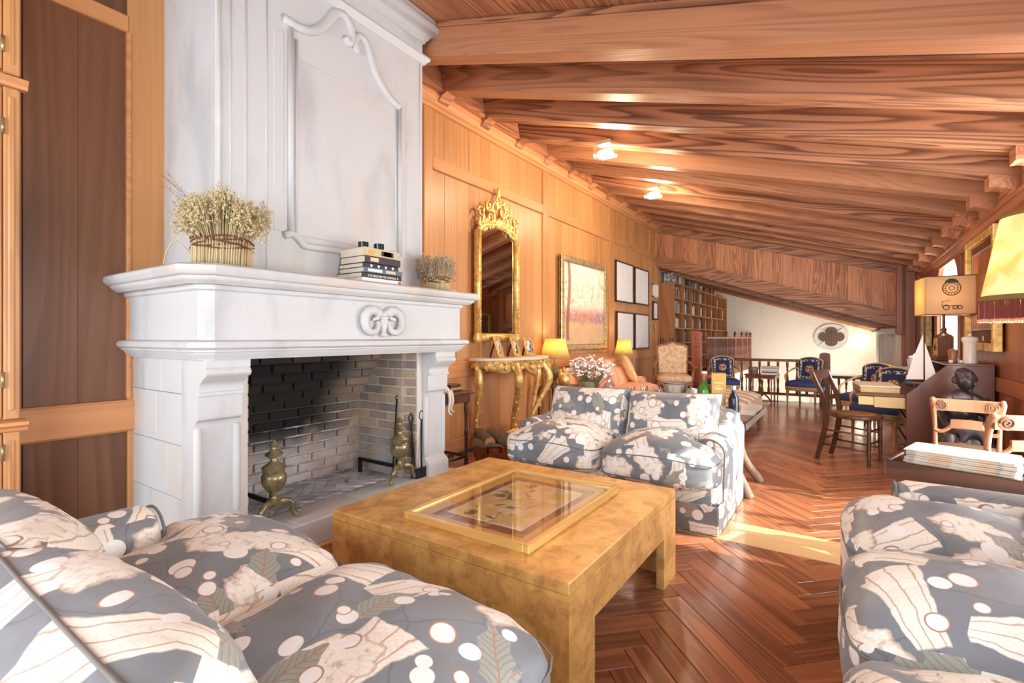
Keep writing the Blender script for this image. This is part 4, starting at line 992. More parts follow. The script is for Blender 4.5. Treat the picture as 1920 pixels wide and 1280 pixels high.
cr = ob('crest', join(*[leafy([(.03+px, y0+py, z0+pz) for px, py, pz in scroll(0, 0, r0, tr, s_, th_)], w_, 7) for (y0, z0, r0, tr, s_, th_, w_) in (
    (-.25, 1.22, .09, 1.4, 1, 2.5, .022), (.285, 1.22, .09, 1.4, -1, 2.5, .022), (-.13, 1.30, .085, 1.5, -1, 1.0, .02), (.165, 1.30, .085, 1.5, 1, 1.0, .02), (-.05, 1.42, .07, 1.3, 1, .3, .018), (.085, 1.42, .07, 1.3, -1, .3, .018), (.017, 1.52, .05, 1.2, 1, 1.2, .016),
    (-.30, 1.33, .06, 1.3, -1, 0, .016), (.335, 1.33, .06, 1.3, 1, 0, .016), (-.17, 1.43, .045, 1.2, 1, 2, .014), (.205, 1.43, .045, 1.2, -1, 2, .014))]), m_gilt, mr, True)
for i in range(46):
    a = rr.uniform(-.27, .3); zz = 1.17+rr.random()*(.40-abs(a-.017)*.75); ob('crest_leaf', mv(rot(blob(.012, .016, .034, 4, 2.2), rr.uniform(-1, 1), 'X'), .04, a, zz), m_gilt, cr, True)
ob('crest_finial', mv(blob(.02, .03, .06, 6, 2.2), .03, .017, 1.60), m_gilt, cr, True); ob('crest_shell', mv(blob(.03, .07, .06, 6, 2.3), .035, .017, 1.26), m_gilt, cr, True)
for s, yy in ((-1, gy0-.05), (1, gy1+.05)):
    ob('corner_leaf', mv(blob(.03, .06, .055, 6, 2.3, 0, .02, 3), .03, yy, gz0-.05), m_gilt, mr, True)
# three small frames leaning on the console
def photo(nm, c1, c2):
    t = NT(nm); o = t.uv(); n = t.noise(o, 14, 4, .6, .6); t.col(t.mix(t.ss(n, .45, .58), c1, c2)); return t.set(.4)
for i, (yy, w_, h_, rz, lab) in enumerate(((4.26, .17, .23, .25, 'gilt photo frame on the console, left one with a dim picture'), (4.58, .17, .22, .15, 'gilt photo frame at the middle of the console with grey photograph'), (4.86, .19, .22, -.05, 'gilt photo frame at the right of the console with pale mount'))):
    t = thing('photo_frame', lab, 'photo frame', (XL+.19, yy, .936), rz, 'photo frames on the console')
    L = -.32
    mk = lambda vf: rot(vf, L, 'Y')
    b_ = .035
    ob('frame', mk(join(box(-.006, .008, -w_/2, -w_/2+b_, 0, h_, .003), box(-.006, .008, w_/2-b_, w_/2, 0, h_, .003), box(-.006, .008, -w_/2+b_, w_/2-b_, 0, b_, .003), box(-.006, .008, -w_/2+b_, w_/2-b_, h_-b_, h_, .003))), m_gilt, t)
    ob('photograph', mk(box(-.006, .001, -w_/2+.02, w_/2-.02, .02, h_-.02)), photo('photo_%d' % i, S(222,216,204), (S(120,110,96), S(60,56,56), S(90,92,96))[i]), t)
    ob('easel_strut', xf(box(-.004, .004, -.015, .015, 0, h_*.85), Matrix.Translation((-.13, 0, 0)) @ Matrix.Rotation(.28, 4, 'Y')), m_blk, t)
# dark side table with boxes by the jamb
sd = thing('side_table', 'small dark turned-leg side table beside the right jamb of the fireplace', 'side table', (-2.93, 3.18, 0))
ob('top', box(-.24, .24, -.22, .22, .655, .68, .004), m_walx, sd); ob('frieze', box(-.21, .21, -.19, .19, .585, .655, .002), m_walx, sd)
for sx in (-1, 1):
    for sy in (-1, 1):
        ob('leg', lathe([(.016, 0), (.022, .02), (.016, .05), (.02, .08), (.013, .1), (.014, .3), (.02, .32), (.013, .34), (.015, .5), (.021, .53), (.015, .55), (.02, .59)], 12), m_walz, sd, 50, loc=(sx*.185, sy*.165, 0))
ob('stretcher', join(box(-.19, .19, -.175, -.155, .1, .125, .004), box(-.19, .19, .155, .175, .1, .125, .004), box(-.195, -.175, -.165, .165, .1, .125, .004), box(.175, .195, -.165, .165, .1, .125, .004)), m_walz, sd)
bx1 = thing('trinket_box', 'carved dark box with pale bands on the small side table', 'box', (-2.84, 3.24, .68), .2); ob('body', box(-.06, .06, -.085, .085, 0, .05, .003), m_walx, bx1); ob('lid', box(-.062, .062, -.087, .087, .05, .062, .003), m_walz, bx1); ob('inlay_band', box(-.0615, .0615, -.0865, .0865, .018, .032), m_stalk, bx1)
bx2 = thing('trinket_box', 'flat dark wooden box behind the carved box on the side table', 'box', (-3.02, 3.13, .68), .1); ob('body', box(-.09, .09, -.1, .1, 0, .035, .004), m_walz, bx2); ob('lid', box(-.092, .092, -.102, .102, .035, .045, .004), m_walx, bx2)
fg = thing('white_figurine', 'white ceramic figurine with legs hanging over the side table edge', 'figurine', (-2.70, 3.04, .68)); m_cer = plain('white_ceramic', S(234,226,212), .25, var=.05)
ob('torso', tube(spline([(-.06, .03, .05), (-.03, 0, .045), (.0, -.01, .035), (.02, -.01, .02)], 5), [.02+.012*math.sin(i*.2) for i in range(16)], 10), m_cer, fg, True)
for s in (0, 1): ob('leg', tube(spline([(.01, -.02+.03*s, .025), (.04, -.02+.03*s, .02), (.055, -.025+.035*s, -.05), (.045, -.03+.03*s, -.11), (.06, -.03+.03*s, -.15+.02*s), (.08, -.02+.02*s, -.155+.02*s)], 5), [.016-.009*i/25 for i in range(26)], 8), m_cer, fg, True)
ob('head', blob(.022, .02, .024, 6, 2.2), m_cer, fg, True, loc=(-.08, .05, .075))
# copper log basket
lb = thing('copper_basket', 'hammered copper cauldron holding logs between side table and sofa', 'basket', (-2.58, 3.52, 0))
ob('bowl', lathe([(0, .01), (.10, .01), (.15, .05), (.175, .12), (.185, .2), (.19, .205), (.183, .21), (.17, .12), (.14, .06), (0, .03)], 32), m_copper, lb, True)
for s in (-1, 1):
    a0 = -.9 if s < 0 else 2.2
    ob('handle', tube([(.19*math.cos(a0-.28), .19*math.sin(a0-.28), .17), (.225*math.cos(a0-.28), .225*math.sin(a0-.28), .22), (.225*math.cos(a0+.28), .225*math.sin(a0+.28), .22), (.19*math.cos(a0+.28), .19*math.sin(a0+.28), .17)], .008, 8), m_iron, lb, True)
m_bark = plain('bark', S(120,92,66), .9, var=.4, scale=30, bump=.6); m_cut = plain('cut_wood', S(206,160,108), .8, var=.2, scale=30)
for i, (lx, ly, lz, az_, r0, L, lab) in enumerate(((-.06, -.05, .26, .1, .055, .24, 'round log at the left top of the copper basket'), (.06, .05, .25, .5, .065, .30, 'thick log on top right in the copper basket'), (.02, -.10, .20, .9, .045, .26, 'split log at the front of the copper basket'), (-.02, .1, .19, -.3, .05, .26, 'log at the back of the copper basket'))):
    t = thing('log', lab, 'log', (-2.58+lx, 3.52+ly, lz), (0, .18, az_-.6), 'logs in the copper basket')
    ob('bark', rot(lathe([(r0*.97, -L/2), (r0, -L/4), (r0*1.02, 0), (r0*.98, L/3), (r0*.96, L/2)], 14), PI/2, 'Y'), m_bark, t, 50); ob('cut_end', rot(lathe([(r0*.9, -L/2-.002), (r0*.9, L/2+.002)], 14), PI/2, 'Y'), m_cut, t)
# painting and prints
def painting_mat():
    t = NT('painting'); u = t.obj(); x, y, z = t.sep(u); n = t.noise(u, 6, 5, .65, .6); n2 = t.noise(u, 22, 4, .65); n3 = t.noise(t.vm('MULTIPLY', u, (1, 1, .5)), 9, 3)
    sky_glare = t.mix(t.ss(n2, .45, .7), S(252,246,228), S(244,226,180)); c = t.mix(t.ma('MULTIPLY', t.ss(n, .52, .66), .7), sky_glare, S(236,178,120))  # pale sky with whitish glare painted into its colour
    lawn = t.mix(t.ss(n2, .4, .65), S(224,196,122), S(232,176,150)); lawn = t.mix(t.ma('MULTIPLY', t.ss(n, .5, .6), .5), lawn, S(206,170,176))
    bnd = t.mix(t.ss(n3, .42, .6), S(216,150,108), S(176,140,172)); bnd = t.mix(t.ss(n2, .56, .66), bnd, S(244,216,190))
    zz = t.ma('ADD', z, t.ma('MULTIPLY', t.ma('SUBTRACT', n, .5), .16))
    c = t.mix(t.ma('SUBTRACT', 1.0, t.ss(zz, .50, .66)), c, bnd); c = t.mix(t.ma('SUBTRACT', 1.0, t.ss(zz, .36, .42)), c, lawn)
    tr = t.ma('ABSOLUTE', t.ma('ADD', t.ma('SUBTRACT', y, -.52), t.ma('MULTIPLY', t.ma('SINE', t.ma('MULTIPLY', z, 5.0)), .03)))
    trunk = t.ma('MULTIPLY', t.ma('SUBTRACT', 1.0, t.ss(tr, .03, .055)), t.ss(z, .12, .16)); c = t.mix(t.ma('MULTIPLY', trunk, .85), c, S(150,92,62))
    lv = t.ma('MULTIPLY', t.ma('MULTIPLY', t.ss(t.noise(u, 16, 4, .7), .55, .62), t.ma('SUBTRACT', 1.0, t.ss(y, -.45, -.1))), t.ss(z, .6, .75)); c = t.mix(t.ma('MULTIPLY', lv, .75), c, S(196,126,66))
    t.col(c); t.bump(n2, .3, .006); return t.set(.5)
pt = thing('oil_painting', 'large bright landscape painting of trees in a pale gilt frame', 'painting', (XL+.03, 6.59, .965))
pw_, ph_ = .765, 1.31
ob('canvas', box(0, .012, -pw_+.06, pw_-.06, .06, ph_-.06), painting_mat(), pt)
m_pg = gilt('silver_gilt', S(206,186,138), S(160,136,92), .4, 20)
for a in ((-pw_, -pw_+.085, 0, ph_), (pw_-.085, pw_, 0, ph_), (-pw_+.085, pw_-.085, 0, .085), (-pw_+.085, pw_-.085, ph_-.085, ph_)):
    f_ = ob('frame_rail', box(-.01, .04, *a, .014), m_pg, pt); ob('inner_slip', box(-.01, .026, a[0]+(.07 if a[0] > 0 else 0) - (.0 if a[0] > 0 else 0), a[1], a[2], a[3], .004), m_pg, f_)
ob('frame_boss', mv(blob(.02, .04, .03, 6, 2.3), .035, 0, ph_-.03), m_pg, pt, True)
def print_mat(nm, seed, dark):
    t = NT(nm); u = t.vm('ADD', t.obj(), (0, seed, seed*2.0)); x, y, z = t.sep(u)
    n = t.noise(u, 30, 4, .7); v = t.nd('ShaderNodeTexVoronoi', {'Vector': u, 'Scale': 9.0}, feature='DISTANCE_TO_EDGE').outputs['Distance']
    ln = t.ma('SUBTRACT', 1.0, t.ss(v, .01, .05)); txt = t.ma('MULTIPLY', t.ss(t.ma('SINE', t.ma('MULTIPLY', z, 160.0)), .2, .8), t.ss(n, .52, .6))
    c = t.mix(t.ma('MULTIPLY', ln, .22), S(248,246,242), S(150,150,156)); c = t.mix(t.ma('MULTIPLY', txt, t.ma('MULTIPLY', t.ss(t.noise(u, 3, 2), .55, .62), .5)), c, S(110,110,116)); c = t.mix(dark*.5, c, S(206,208,216)); t.col(c); return t.set(.6)
for i, (y0, y1, z0, z1, lab) in enumerate(((7.80, 8.62, 1.75, 2.45, 'upper left framed antique map of the four on the left wall'), (8.70, 9.46, 1.76, 2.44, 'upper right framed antique map of the four on the left wall'), (7.84, 8.63, .93, 1.59, 'lower left framed engraving, half behind the yellow lampshade'), (8.71, 9.48, .93, 1.59, 'lower right framed engraving of the four on the left wall'))):
    t = thing('framed_print', lab, 'picture', (XL+.02, (y0+y1)/2, z0), 0, 'framed prints on the left wall'); a, b = (y1-y0)/2, z1-z0
    for q in ((-a, -a+.025, 0, b), (a-.025, a, 0, b), (-a, a, 0, .025), (-a, a, b-.025, b)): ob('frame_rail', box(-.005, .02, *q, .003), plain('dark_frame', S(74,48,38), .4), t)
    ob('print', box(0, .008, -a+.02, a-.02, .02, b-.02), print_mat('print_%d' % i, i*1.7, .1+.25*(i > 1)), t)
for i, (y0, y1, z0, z1, lab) in enumerate(((9.72, 10.03, 1.955, 2.22, 'small pale framed print high beside the bookcase'), (9.72, 10.02, 1.50, 1.865, 'small narrow framed print low beside the bookcase'))):
    t = thing('framed_print', lab, 'picture', (XL+.025, (y0+y1)/2, z0)); a, b = (y1-y0)/2, z1-z0
    for q in ((-a, -a+.035, 0, b), (a-.035, a, 0, b), (-a, a, 0, .03), (-a, a, b-.03, b)): ob('frame_rail', box(-.005, .02, *q, .003), plain('dark_frame', S(74,48,38), .4) if i else m_white, t)
    ob('print', box(0, .01, -a+.03, a-.03, .025, b-.025), print_mat('sprint_%d' % i, i*2.7+9, .15), t)
tag(ob('wall_switch', box(0, .012, -.03, .03, 0, .09, .003), m_pg, None, loc=(XL+.012, 9.9, 1.3)), 'small brass light switch plate beside the bookcase', 'light switch')
# built-in cupboard at the left edge of the picture
cu = thing('cupboard', 'tall orange oak cupboard front at the left edge of the room', 'cupboard', (-3.02, .585, 0))
ob('carcass', box(-.13, -.02, -1.4, 0, 0, 3.45), m_oakz, cu)
for z0, z1 in ((.0, .74), (.79, 2.24), (2.30, 3.3)):
    ob('stile', box(-.02, .004, -.055, .0, z0, z1, .006), m_oakz, cu); ob('stile_flute', box(-.0, .009, -.04, -.018, z0+.04, z1-.04, .004), m_oakz, cu)
    d_ = ob('door', box(-.02, .004, -.62, -.058, z0+.01, z1-.01, .004), m_oakz, cu)
    for hz in (.12, .88): ob('hinge', tube([(.008, -.057, z0+(z1-z0)*hz-.035), (.008, -.057, z0+(z1-z0)*hz+.035)], .006, 8), m_brass, d_, True)
    ob('door_panel', box(-.0, .012, -.54, -.14, z0+.1, z1-.1, .01), m_oakz, d_)
for z0 in (.74, 2.24): ob('cornice_moulding', prism([(-.02, z0), (.02, z0), (.022, z0+.015), (.035, z0+.025), (.035, z0+.04), (-.02, z0+.05)], 'y', -1.4, .02), m_oaky, cu)

# peach sofa, lamps, side table
m_peach = plain('peach_linen', S(230,176,138), .85, var=.08, scale=40); m_cushy = photo('cushion_damask', S(232,196,140), S(220,174,108)); m_cushp = plain('rose_cushion', S(214,150,128), .85)
s4 = sofa('peach_sofa', 'plain peach sofa against the left wall under the painting', 1.72, 2, (-2.32, 5.68, 0), PI/2, m_peach, D=.82, armh=.56, backh=.74, pil_h=.38, res=8, crown=.05, seed=2.2, pipe=m_peach, arms=(0, 1))
def throw_pillow(lab, loc, rz, w_, mat, lean=.45, tl=0):
    t = thing('throw_pillow', lab, 'cushion', loc, rz); (vf, e) = pillow(w_, w_, .15, 14, .07, .01, loc[1])
    M = Matrix.Translation((0, 0, w_/2*.93)) @ Matrix.Rotation(tl, 4, 'Y') @ Matrix.Rotation(-lean, 4, 'X')
    ob('cover', xf(vf, M), mat, t, True); ob('piping', tube([tuple(M @ Vector(p)) for p in e], .005, 6, True), mat, t, True); return t
throw_pillow('golden damask cushion at the far end of the peach sofa', (-2.66, 7.02, .47), PI/2+.5, .46, m_cushy)
throw_pillow('peach square cushion in the middle of the peach sofa', (-2.72, 6.5, .47), PI/2+.3, .42, m_peach)
throw_pillow('rose coloured cushion at the near end of the peach sofa', (-2.7, 5.92, .47), PI/2, .42, m_cushp)
def shade_mat(nm, c, em=.0):
    t = NT(nm); n = t.noise(t.obj(), 30, 3); k = t.mix(t.ma('MULTIPLY', n, .25), c, (c[0]*.8, c[1]*.75, c[2]*.65, 1))
    d = t.nd('ShaderNodeBsdfDiffuse', {'Color': k}); tl = t.nd('ShaderNodeBsdfTranslucent', {'Color': k}); mx_ = t.nd('ShaderNodeMixShader', {0: .5, 1: d.outputs[0], 2: tl.outputs[0]}); t.t.links.new(mx_.outputs[0], t.out.inputs[0]); return t.m
m_shade = shade_mat('lampshade_yellow', S(240,218,150))
def table_lamp(lab, loc, r0, r1, h0, h1, power, base):
    t = thing('table_lamp', lab, 'lamp', loc)
    ob('base', lathe([(0, 0), (.07, 0), (.07, .015), (.03, .03), (.025, .06), (.05, .1), (.065, .16), (.05, .22), (.02, .26), (.012, .3), (.012, h0+.06), (0, h0+.06)], 18), base, t, 50)
    ob('lamp_shade', lathe_open([(r0, h0), (r1, h1)], 28), m_shade, t, True)
    ob('bulb', lathe([(0, h0+.05), (.02, h0+.06), (.028, h0+.09), (.02, h0+.115), (0, h0+.125)], 12), emis('lamp_bulb', (1, .82, .5, 1), 6), t, True)
    p = point('lamp_light', (0, 0, (h0+h1)/2+.02), power, WARM, .04); p.parent = t
    return t
def lathe_open(prof, n):
    V = [(r*math.cos(2*PI*i/n), r*math.sin(2*PI*i/n), z) for r, z in prof for i in range(n)] + [((r-.004)*math.cos(2*PI*i/n), (r-.004)*math.sin(2*PI*i/n), z) for r, z in prof for i in range(n)]
    F = []; m = len(prof)
    for b, fl in ((0, 1), (m*n, -1)):
        for j in range(m-1):
            for i in range(n): F.append((b+j*n+i, b+j*n+(i+1) % n, b+(j+1)*n+(i+1) % n, b+(j+1)*n+i)[::fl])
    for j in (0, m-1):
        for i in range(n): F.append((j*n+i, j*n+(i+1) % n, m*n+j*n+(i+1) % n, m*n+j*n+i))
    return V, F
et = thing('end_table', 'small dark end table with lamp at the near end of peach sofa', 'side table', (-2.96, 5.41, 0)); ob('top', box(-.2, .22, -.22, .22, .53, .555, .004), m_walx, et)
for sx in (-1, 1):
    for sy in (-1, 1): ob('leg', lathe([(.014, 0), (.02, .02), (.013, .06), (.015, .3), (.021, .33), (.015, .36), (.02, .53)], 10), m_walz, et, 50, loc=(sx*.17, sy*.18, 0))
table_lamp('yellow shaded table lamp beside the gilt console', (-3.0, 5.40, .556), .185, .125, .34, .575, 5, m_brass)
et2 = thing('end_table', 'small dark end table hidden behind the far end of the peach sofa', 'side table', (-2.95, 7.66, 0)); ob('top', box(-.2, .2, -.2, .2, .53, .555, .004), m_walx, et2); ob('pedestal', lathe([(.15, 0), (.14, .02), (.03, .05), (.02, .3), (.03, .5), (.1, .53)], 14), m_walz, et2, 50)
table_lamp('small yellow shaded lamp in front of the framed engravings', (-2.97, 7.64, .556), .15, .10, .31, .56, 6, m_brass)
pine = thing('pineapple_ornament', 'gilt pineapple ornament on the dark end table', 'ornament', (-2.82, 5.3, .556)); ob('body', lathe([(0, 0), (.04, .01), (.07, .05), (.075, .09), (.06, .14), (.03, .165), (0, .17)], 24, (0, .2, 12, .12)), m_gilt, pine, True); ob('crown', lathe([(.01, .16), (.03, .2), (.012, .22), (0, .24)], 10, (0, .3, 5, .4)), m_gilt, pine, True)
# tall tapestry armchair
m_tap = photo('tapestry', S(226,196,160), S(206,168,128)); 
def fauteuil(lab, loc, rz):
    t = thing('tapestry_armchair', lab, 'armchair', loc, rz)
    topP = spline2([(-.27, 1.0), (-.2, 1.035), (-.1, 1.045), (0, 1.085), (.1, 1.045), (.2, 1.035), (.27, 1.0)], 4)
    outb = [(-.25, .48)] + topP + [(.25, .48)]; inn = [(x*.9, .52 if z < .5 else z-.035) for x, z in outb]
    M = Matrix.Translation((0, .2, 0)) @ Matrix.Translation((0, 0, .48)) @ Matrix.Rotation(-.17, 4, 'X') @ Matrix.Translation((0, 0, -.48))
    ob('back_frame', xf(prism(outb, 'y', 0, .035), M), m_fruit, t); ob('backrest', xf(prism(inn, 'y', -.022, .0), M), m_tap, t)
    ob('seat', blob(.29, .26, .06, 8, 5, .03), m_tap, t, True, loc=(0, -.03, .44)); ob('seat_rail', box(-.29, .29, -.29, .22, .34, .40, .01), m_fruit, t)
    for s in (-1, 1):
        ob('leg', tube(spline([(s*.25, -.25, .36), (s*.27, -.27, .22), (s*.25, -.26, .08), (s*.27, -.29, .012)], 5), [.028-.01*i/15 for i in range(16)], 8), m_fruit, t, True)
        ob('leg', tube([(s*.23, .2, .36), (s*.24, .26, .012)], .02, 8), m_fruit, t, True)
        ob('arm', tube(spline([(s*.26, .22, .72), (s*.31, .05, .69), (s*.34, -.12, .64), (s*.35, -.2, .655), (s*.34, -.24, .63)], 5), [.02+.006*math.sin(i*.3) for i in range(21)], 8), m_fruit, t, True)
        ob('arm_support', tube(spline([(s*.34, -.15, .64), (s*.31, -.1, .54), (s*.29, -.16, .4)], 5), .017, 8), m_fruit, t, True)
    return t
fauteuil('tall tapestry armchair with carved wood arms beside the engravings', (-2.45, 8.62, 0), .35)
# ------------------------------------------------------------ behind the floral sofa: rustic bench table with drinks
bt = thing('rustic_table', 'long rustic wood table with curved branch legs behind the floral sofa', 'table', (-1.31, 4.1, 0))
ob('top', box(-.74, .62, -.2, .2, .54, .585, .012), m_walx, bt)
m_branch = plain('grey_branch', S(128,104,84), .7, var=.35, scale=14, bump=.4)
for sx in (-1, 1):
    for sy in (-1, 1):
        P = spline([(sx*.55, sy*.14, .56), (sx*.60, sy*.15, .38), (sx*.64, sy*.17, .2), (sx*.74, sy*.24, .03), (sx*.76, sy*.25, .0)], 5)
        ob('leg', tube(P, [.045-.016*i/(len(P)-1) for i in range(len(P))], 9), m_branch, bt, True)
TZ = .585
fl = thing('flower_bucket', 'pewter bucket of small white and pink flowers behind the sofa', 'flowers', (-1.90, 4.05, TZ))
ob('bucket', lathe([(0, 0), (.085, 0), (.088, .02), (.09, .17), (.094, .175), (.086, .17), (.083, .02), (0, .015)], 28), gilt('pewter', S(196,188,160), S(150,140,110), .3, 5), fl, 40)
rr = random.Random(12); st_, wh, pk_ = [], [], []
for i in range(150):
    a, q = rr.uniform(0, 2*PI), math.sqrt(rr.random()); e = (.21*q*math.cos(a), .21*q*math.sin(a), .22+.19*rr.random()*(1.1-q*.5))
    st_.append(tube([(.06*q*math.cos(a), .06*q*math.sin(a), .1), (e[0]*.6, e[1]*.6, e[2]*.72), e], .0016, 4))
    for k in range(3): (wh if rr.random() < .72 else pk_).append(mv(blob(.011, .011, .007, 2, 2), e[0]+rr.uniform(-.014,.014), e[1]+rr.uniform(-.014,.014), e[2]+rr.uniform(-.01,.012)))
ob('stems', join(*st_), plain('green_stem', S(112,112,62), .8), fl, kind='stuff'); ob('white_blooms', join(*wh), plain('white_petal', S(246,238,230), .8), fl, True, kind='stuff'); ob('pink_blooms', join(*pk_), plain('pink_petal', S(226,178,170), .8), fl, True, kind='stuff')
sk = thing('cocktail_shaker', 'small steel cocktail shaker beside the flower bucket', 'shaker', (-1.70, 4.02, TZ)); ob('body', lathe([(0, 0), (.034, 0), (.042, .1), (.044, .13), (.04, .135), (0, .135)], 20), m_steel, sk, 40); ob('cap', lathe([(.04, .135), (.03, .165), (.016, .175), (.016, .2), (.012, .205), (0, .205)], 20), m_steel, sk, 40)
m_clear = glassm('clear_glass', (1, 1, 1, 1), .01)
for i, (gx, gy) in enumerate(((-1.49, 4.0), (-1.42, 4.12), (-1.37, 3.98), (-1.30, 4.1), (-1.25, 4.0))):
    t = thing('wine_glass', ['leftmost clear stemmed glass by the shaker', 'clear glass at the back left of the cluster', 'middle clear stemmed glass of the cluster', 'clear glass at the back beside the ice bucket', 'clear stemmed glass nearest the ice bucket'][i], 'glass', (gx, gy, TZ), 0, 'glasses behind the sofa')
    ob('bowl', lathe([(.003, .075), (.02, .085), (.03, .11), (.031, .15), (.029, .15), (.028, .11), (.018, .09), (0, .085)], 18), m_clear, t, 50); ob('stem', lathe([(.028, 0), (.026, .004), (.004, .01), (.0035, .075)], 14), m_clear, t, 50)
ib = thing('ice_bucket', 'wide polished steel ice bucket with tray on top behind the sofa', 'ice bucket', (-1.14, 4.06, TZ)); ob('body', lathe([(0, 0), (.075, 0), (.08, .02), (.088, .15), (.1, .19), (.104, .192), (.098, .185), (.084, .15), (.076, .02), (0, .015)], 30), m_steel, ib, 40); ob('tray', lathe([(0, .194), (.105, .196), (.108, .202), (.1, .2), (0, .2)], 30), m_steel, ib, 40)
cu2 = thing('steel_beaker', 'small flared steel beaker between ice bucket and green bottle', 'beaker', (-.985, 4.0, TZ)); ob('body', lathe([(0, 0), (.034, 0), (.036, .1), (.046, .16), (.043, .16), (.033, .1), (.03, .01), (0, .01)], 22), m_steel, cu2, 40)
bo = thing('green_bottle', 'green glass whisky bottle with red neck behind the sofa', 'bottle', (-.905, 4.02, TZ)); ob('glass', lathe([(0, 0), (.045, 0), (.048, .01), (.048, .15), (.04, .18), (.02, .21), (.016, .25), (.014, .26), (0, .26)], 24), plain('bottle_green', S(74,128,44), .08, var=.1), bo, 40); ob('neck_foil', lathe([(.0175, .225), (.0185, .27), (.012, .285), (0, .285)], 16), plain('red_foil', S(196,90,96), .4), bo, 40); ob('cap', lathe([(.02, .283), (.02, .298), (0, .3)], 16), m_white, bo, 40); ob('paper_label', lathe([(.0485, .04), (.0487, .09)], 24), plain('label_green', S(60,92,60), .6), bo)
gb = thing('whisky_box', 'gold cardboard whisky box standing behind the sofa', 'box', (-.805, 4.03, TZ), .25); ob('carton', box(-.05, .05, -.045, .045, 0, .29, .003), plain('gold_card', S(190,148,70), .45), gb); ob('pale_side', box(.0495, .051, -.043, .043, .002, .288), plain('cream_card', S(244,232,200), .5), gb); ob('pale_foot', box(-.0502, .0502, -.0455, .045, 0, .045), plain('cream_card', S(244,232,200), .5), gb)
for zz, ww in ((.215, .036), (.19, .006), (.175, .03), (.168, .02), (.09, .014), (.083, .014)): ob('print_line', box(-ww, ww, -.0462, -.0452, zz, zz+.0035), plain('cream_card', S(244,232,200), .5), gb)
db = thing('dark_bottle', 'dark blue spirit bottle at the right end of the drinks', 'bottle', (-.69, 4.0, TZ)); ob('glass', lathe([(0, 0), (.036, 0), (.038, .01), (.038, .10), (.028, .13), (.015, .15), (.014, .17), (0, .17)], 20), plain('bottle_blue', S(36,42,56), .1, var=.1), db, 40); ob('cap', lathe([(.017, .17), (.017, .2), (0, .2)], 14), m_steel, db, 40)
tag(ob('white_napkin', mv(rot(blob(.03, .05, .012, 4, 3), .5, 'Y'), 0, 0, .015), m_white, None, True, loc=(-1.02, 3.9, TZ)), 'crumpled white napkin beside the green bottle', 'napkin')
# ottoman with woven throw
def plaid():
    t = NT('woven_throw'); x, y, z = t.sep(t.uv()); 
    st = t.ma('FRACT', t.ma('MULTIPLY', t.ma('ADD', y, t.ma('MULTIPLY', x, .15)), 3.4)); n = t.noise(t.obj(), 50, 3)
    c = t.mix(t.ss(st, .3, .35), S(224,204,178), S(196,160,128)); c = t.mix(t.ma('MULTIPLY', t.ss(st, .62, .66), 1.0), c, S(168,140,126)); c = t.mix(t.ss(st, .8, .84), c, S(236,224,206)); c = t.mix(t.ma('MULTIPLY', n, .2), c, S(120,92,74)); t.col(c); t.bump(n, .4, .01); return t.set(.9)
m_plaid = plaid()
ot = thing('ottoman', 'long low ottoman covered with a fringed striped throw', 'ottoman', (-1.42, 6.9, 0)); ob('body', blob(.50, .86, .12, 10, 6, .05, .012, 2), m_plaid, ot, True, loc=(0, 0, .26)); V_ = []
for i in range(120):
    s = i/120; 
    for (fx, fy) in ((.505, -.86+1.72*s), (-.505, -.86+1.72*s)): V_.append(tube([(fx, fy, .17), (fx*1.005, fy+.004, .10)], [.005, .003], 4))
for i in range(60): 
    for sy in (-1, 1): V_.append(tube([(-.5+i/60, sy*.865, .17), (-.5+i/60, sy*.87, .10)], [.005, .003], 4))
ob('fringe', join(*V_), m_pipel, ot, kind='stuff')
for sx in (-1, 1):
    for sy in (-1, 1): ob('foot', lathe([(.018, 0), (.03, .05), (.028, .16)], 10), m_walz, ot, 50, loc=(sx*.42, sy*.78, 0))

# ------------------------------------------------------------ needlepoint chairs
def needle():
    t = NT('needlepoint'); o = t.obj(); x, y, z = t.sep(o)
    q = t.comb(x, t.ma('SUBTRACT', z, .60), 0.0); n = t.noise(o, 34, 3, .6); r = t.vm('LENGTH', q)
    fl_ = t.ma('MULTIPLY', t.ma('SUBTRACT', 1.0, t.ss(t.ma('ADD', r, t.ma('MULTIPLY', n, .06)), .09, .1)), t.ss(n, .42, .5))
    e = t.ma('MAXIMUM', t.ma('DIVIDE', t.ma('ABSOLUTE', x), .15), t.ma('DIVIDE', t.ma('ABSOLUTE', t.ma('SUBTRACT', z, .60)), .16))
    bd = t.ma('MULTIPLY', t.ma('MULTIPLY', t.ss(e, .78, .82), t.ma('SUBTRACT', 1.0, t.ss(e, .98, 1.04))), t.ss(t.noise(o, 46, 2), .47, .53))
    c = t.mix(fl_, S(34,46,84), S(214,170,132)); c = t.mix(t.ma('MULTIPLY', fl_, t.ss(t.noise(o, 60, 2), .5, .56)), c, S(160,92,66)); c = t.mix(bd, c, S(206,196,184)); t.col(c); t.bump(n, .2, .004); return t.set(.85)
m_needle = needle(); m_blue = plain('blue_velvet', S(44,60,108), .7, var=.2, scale=30); m_giltw = wood('pale_gilt_wood', 'z', S(190,146,98), S(130,92,58), k=6, scale=5, figure=.4, rough=.4); m_braid = plain('gold_braid', S(206,170,116), .6)
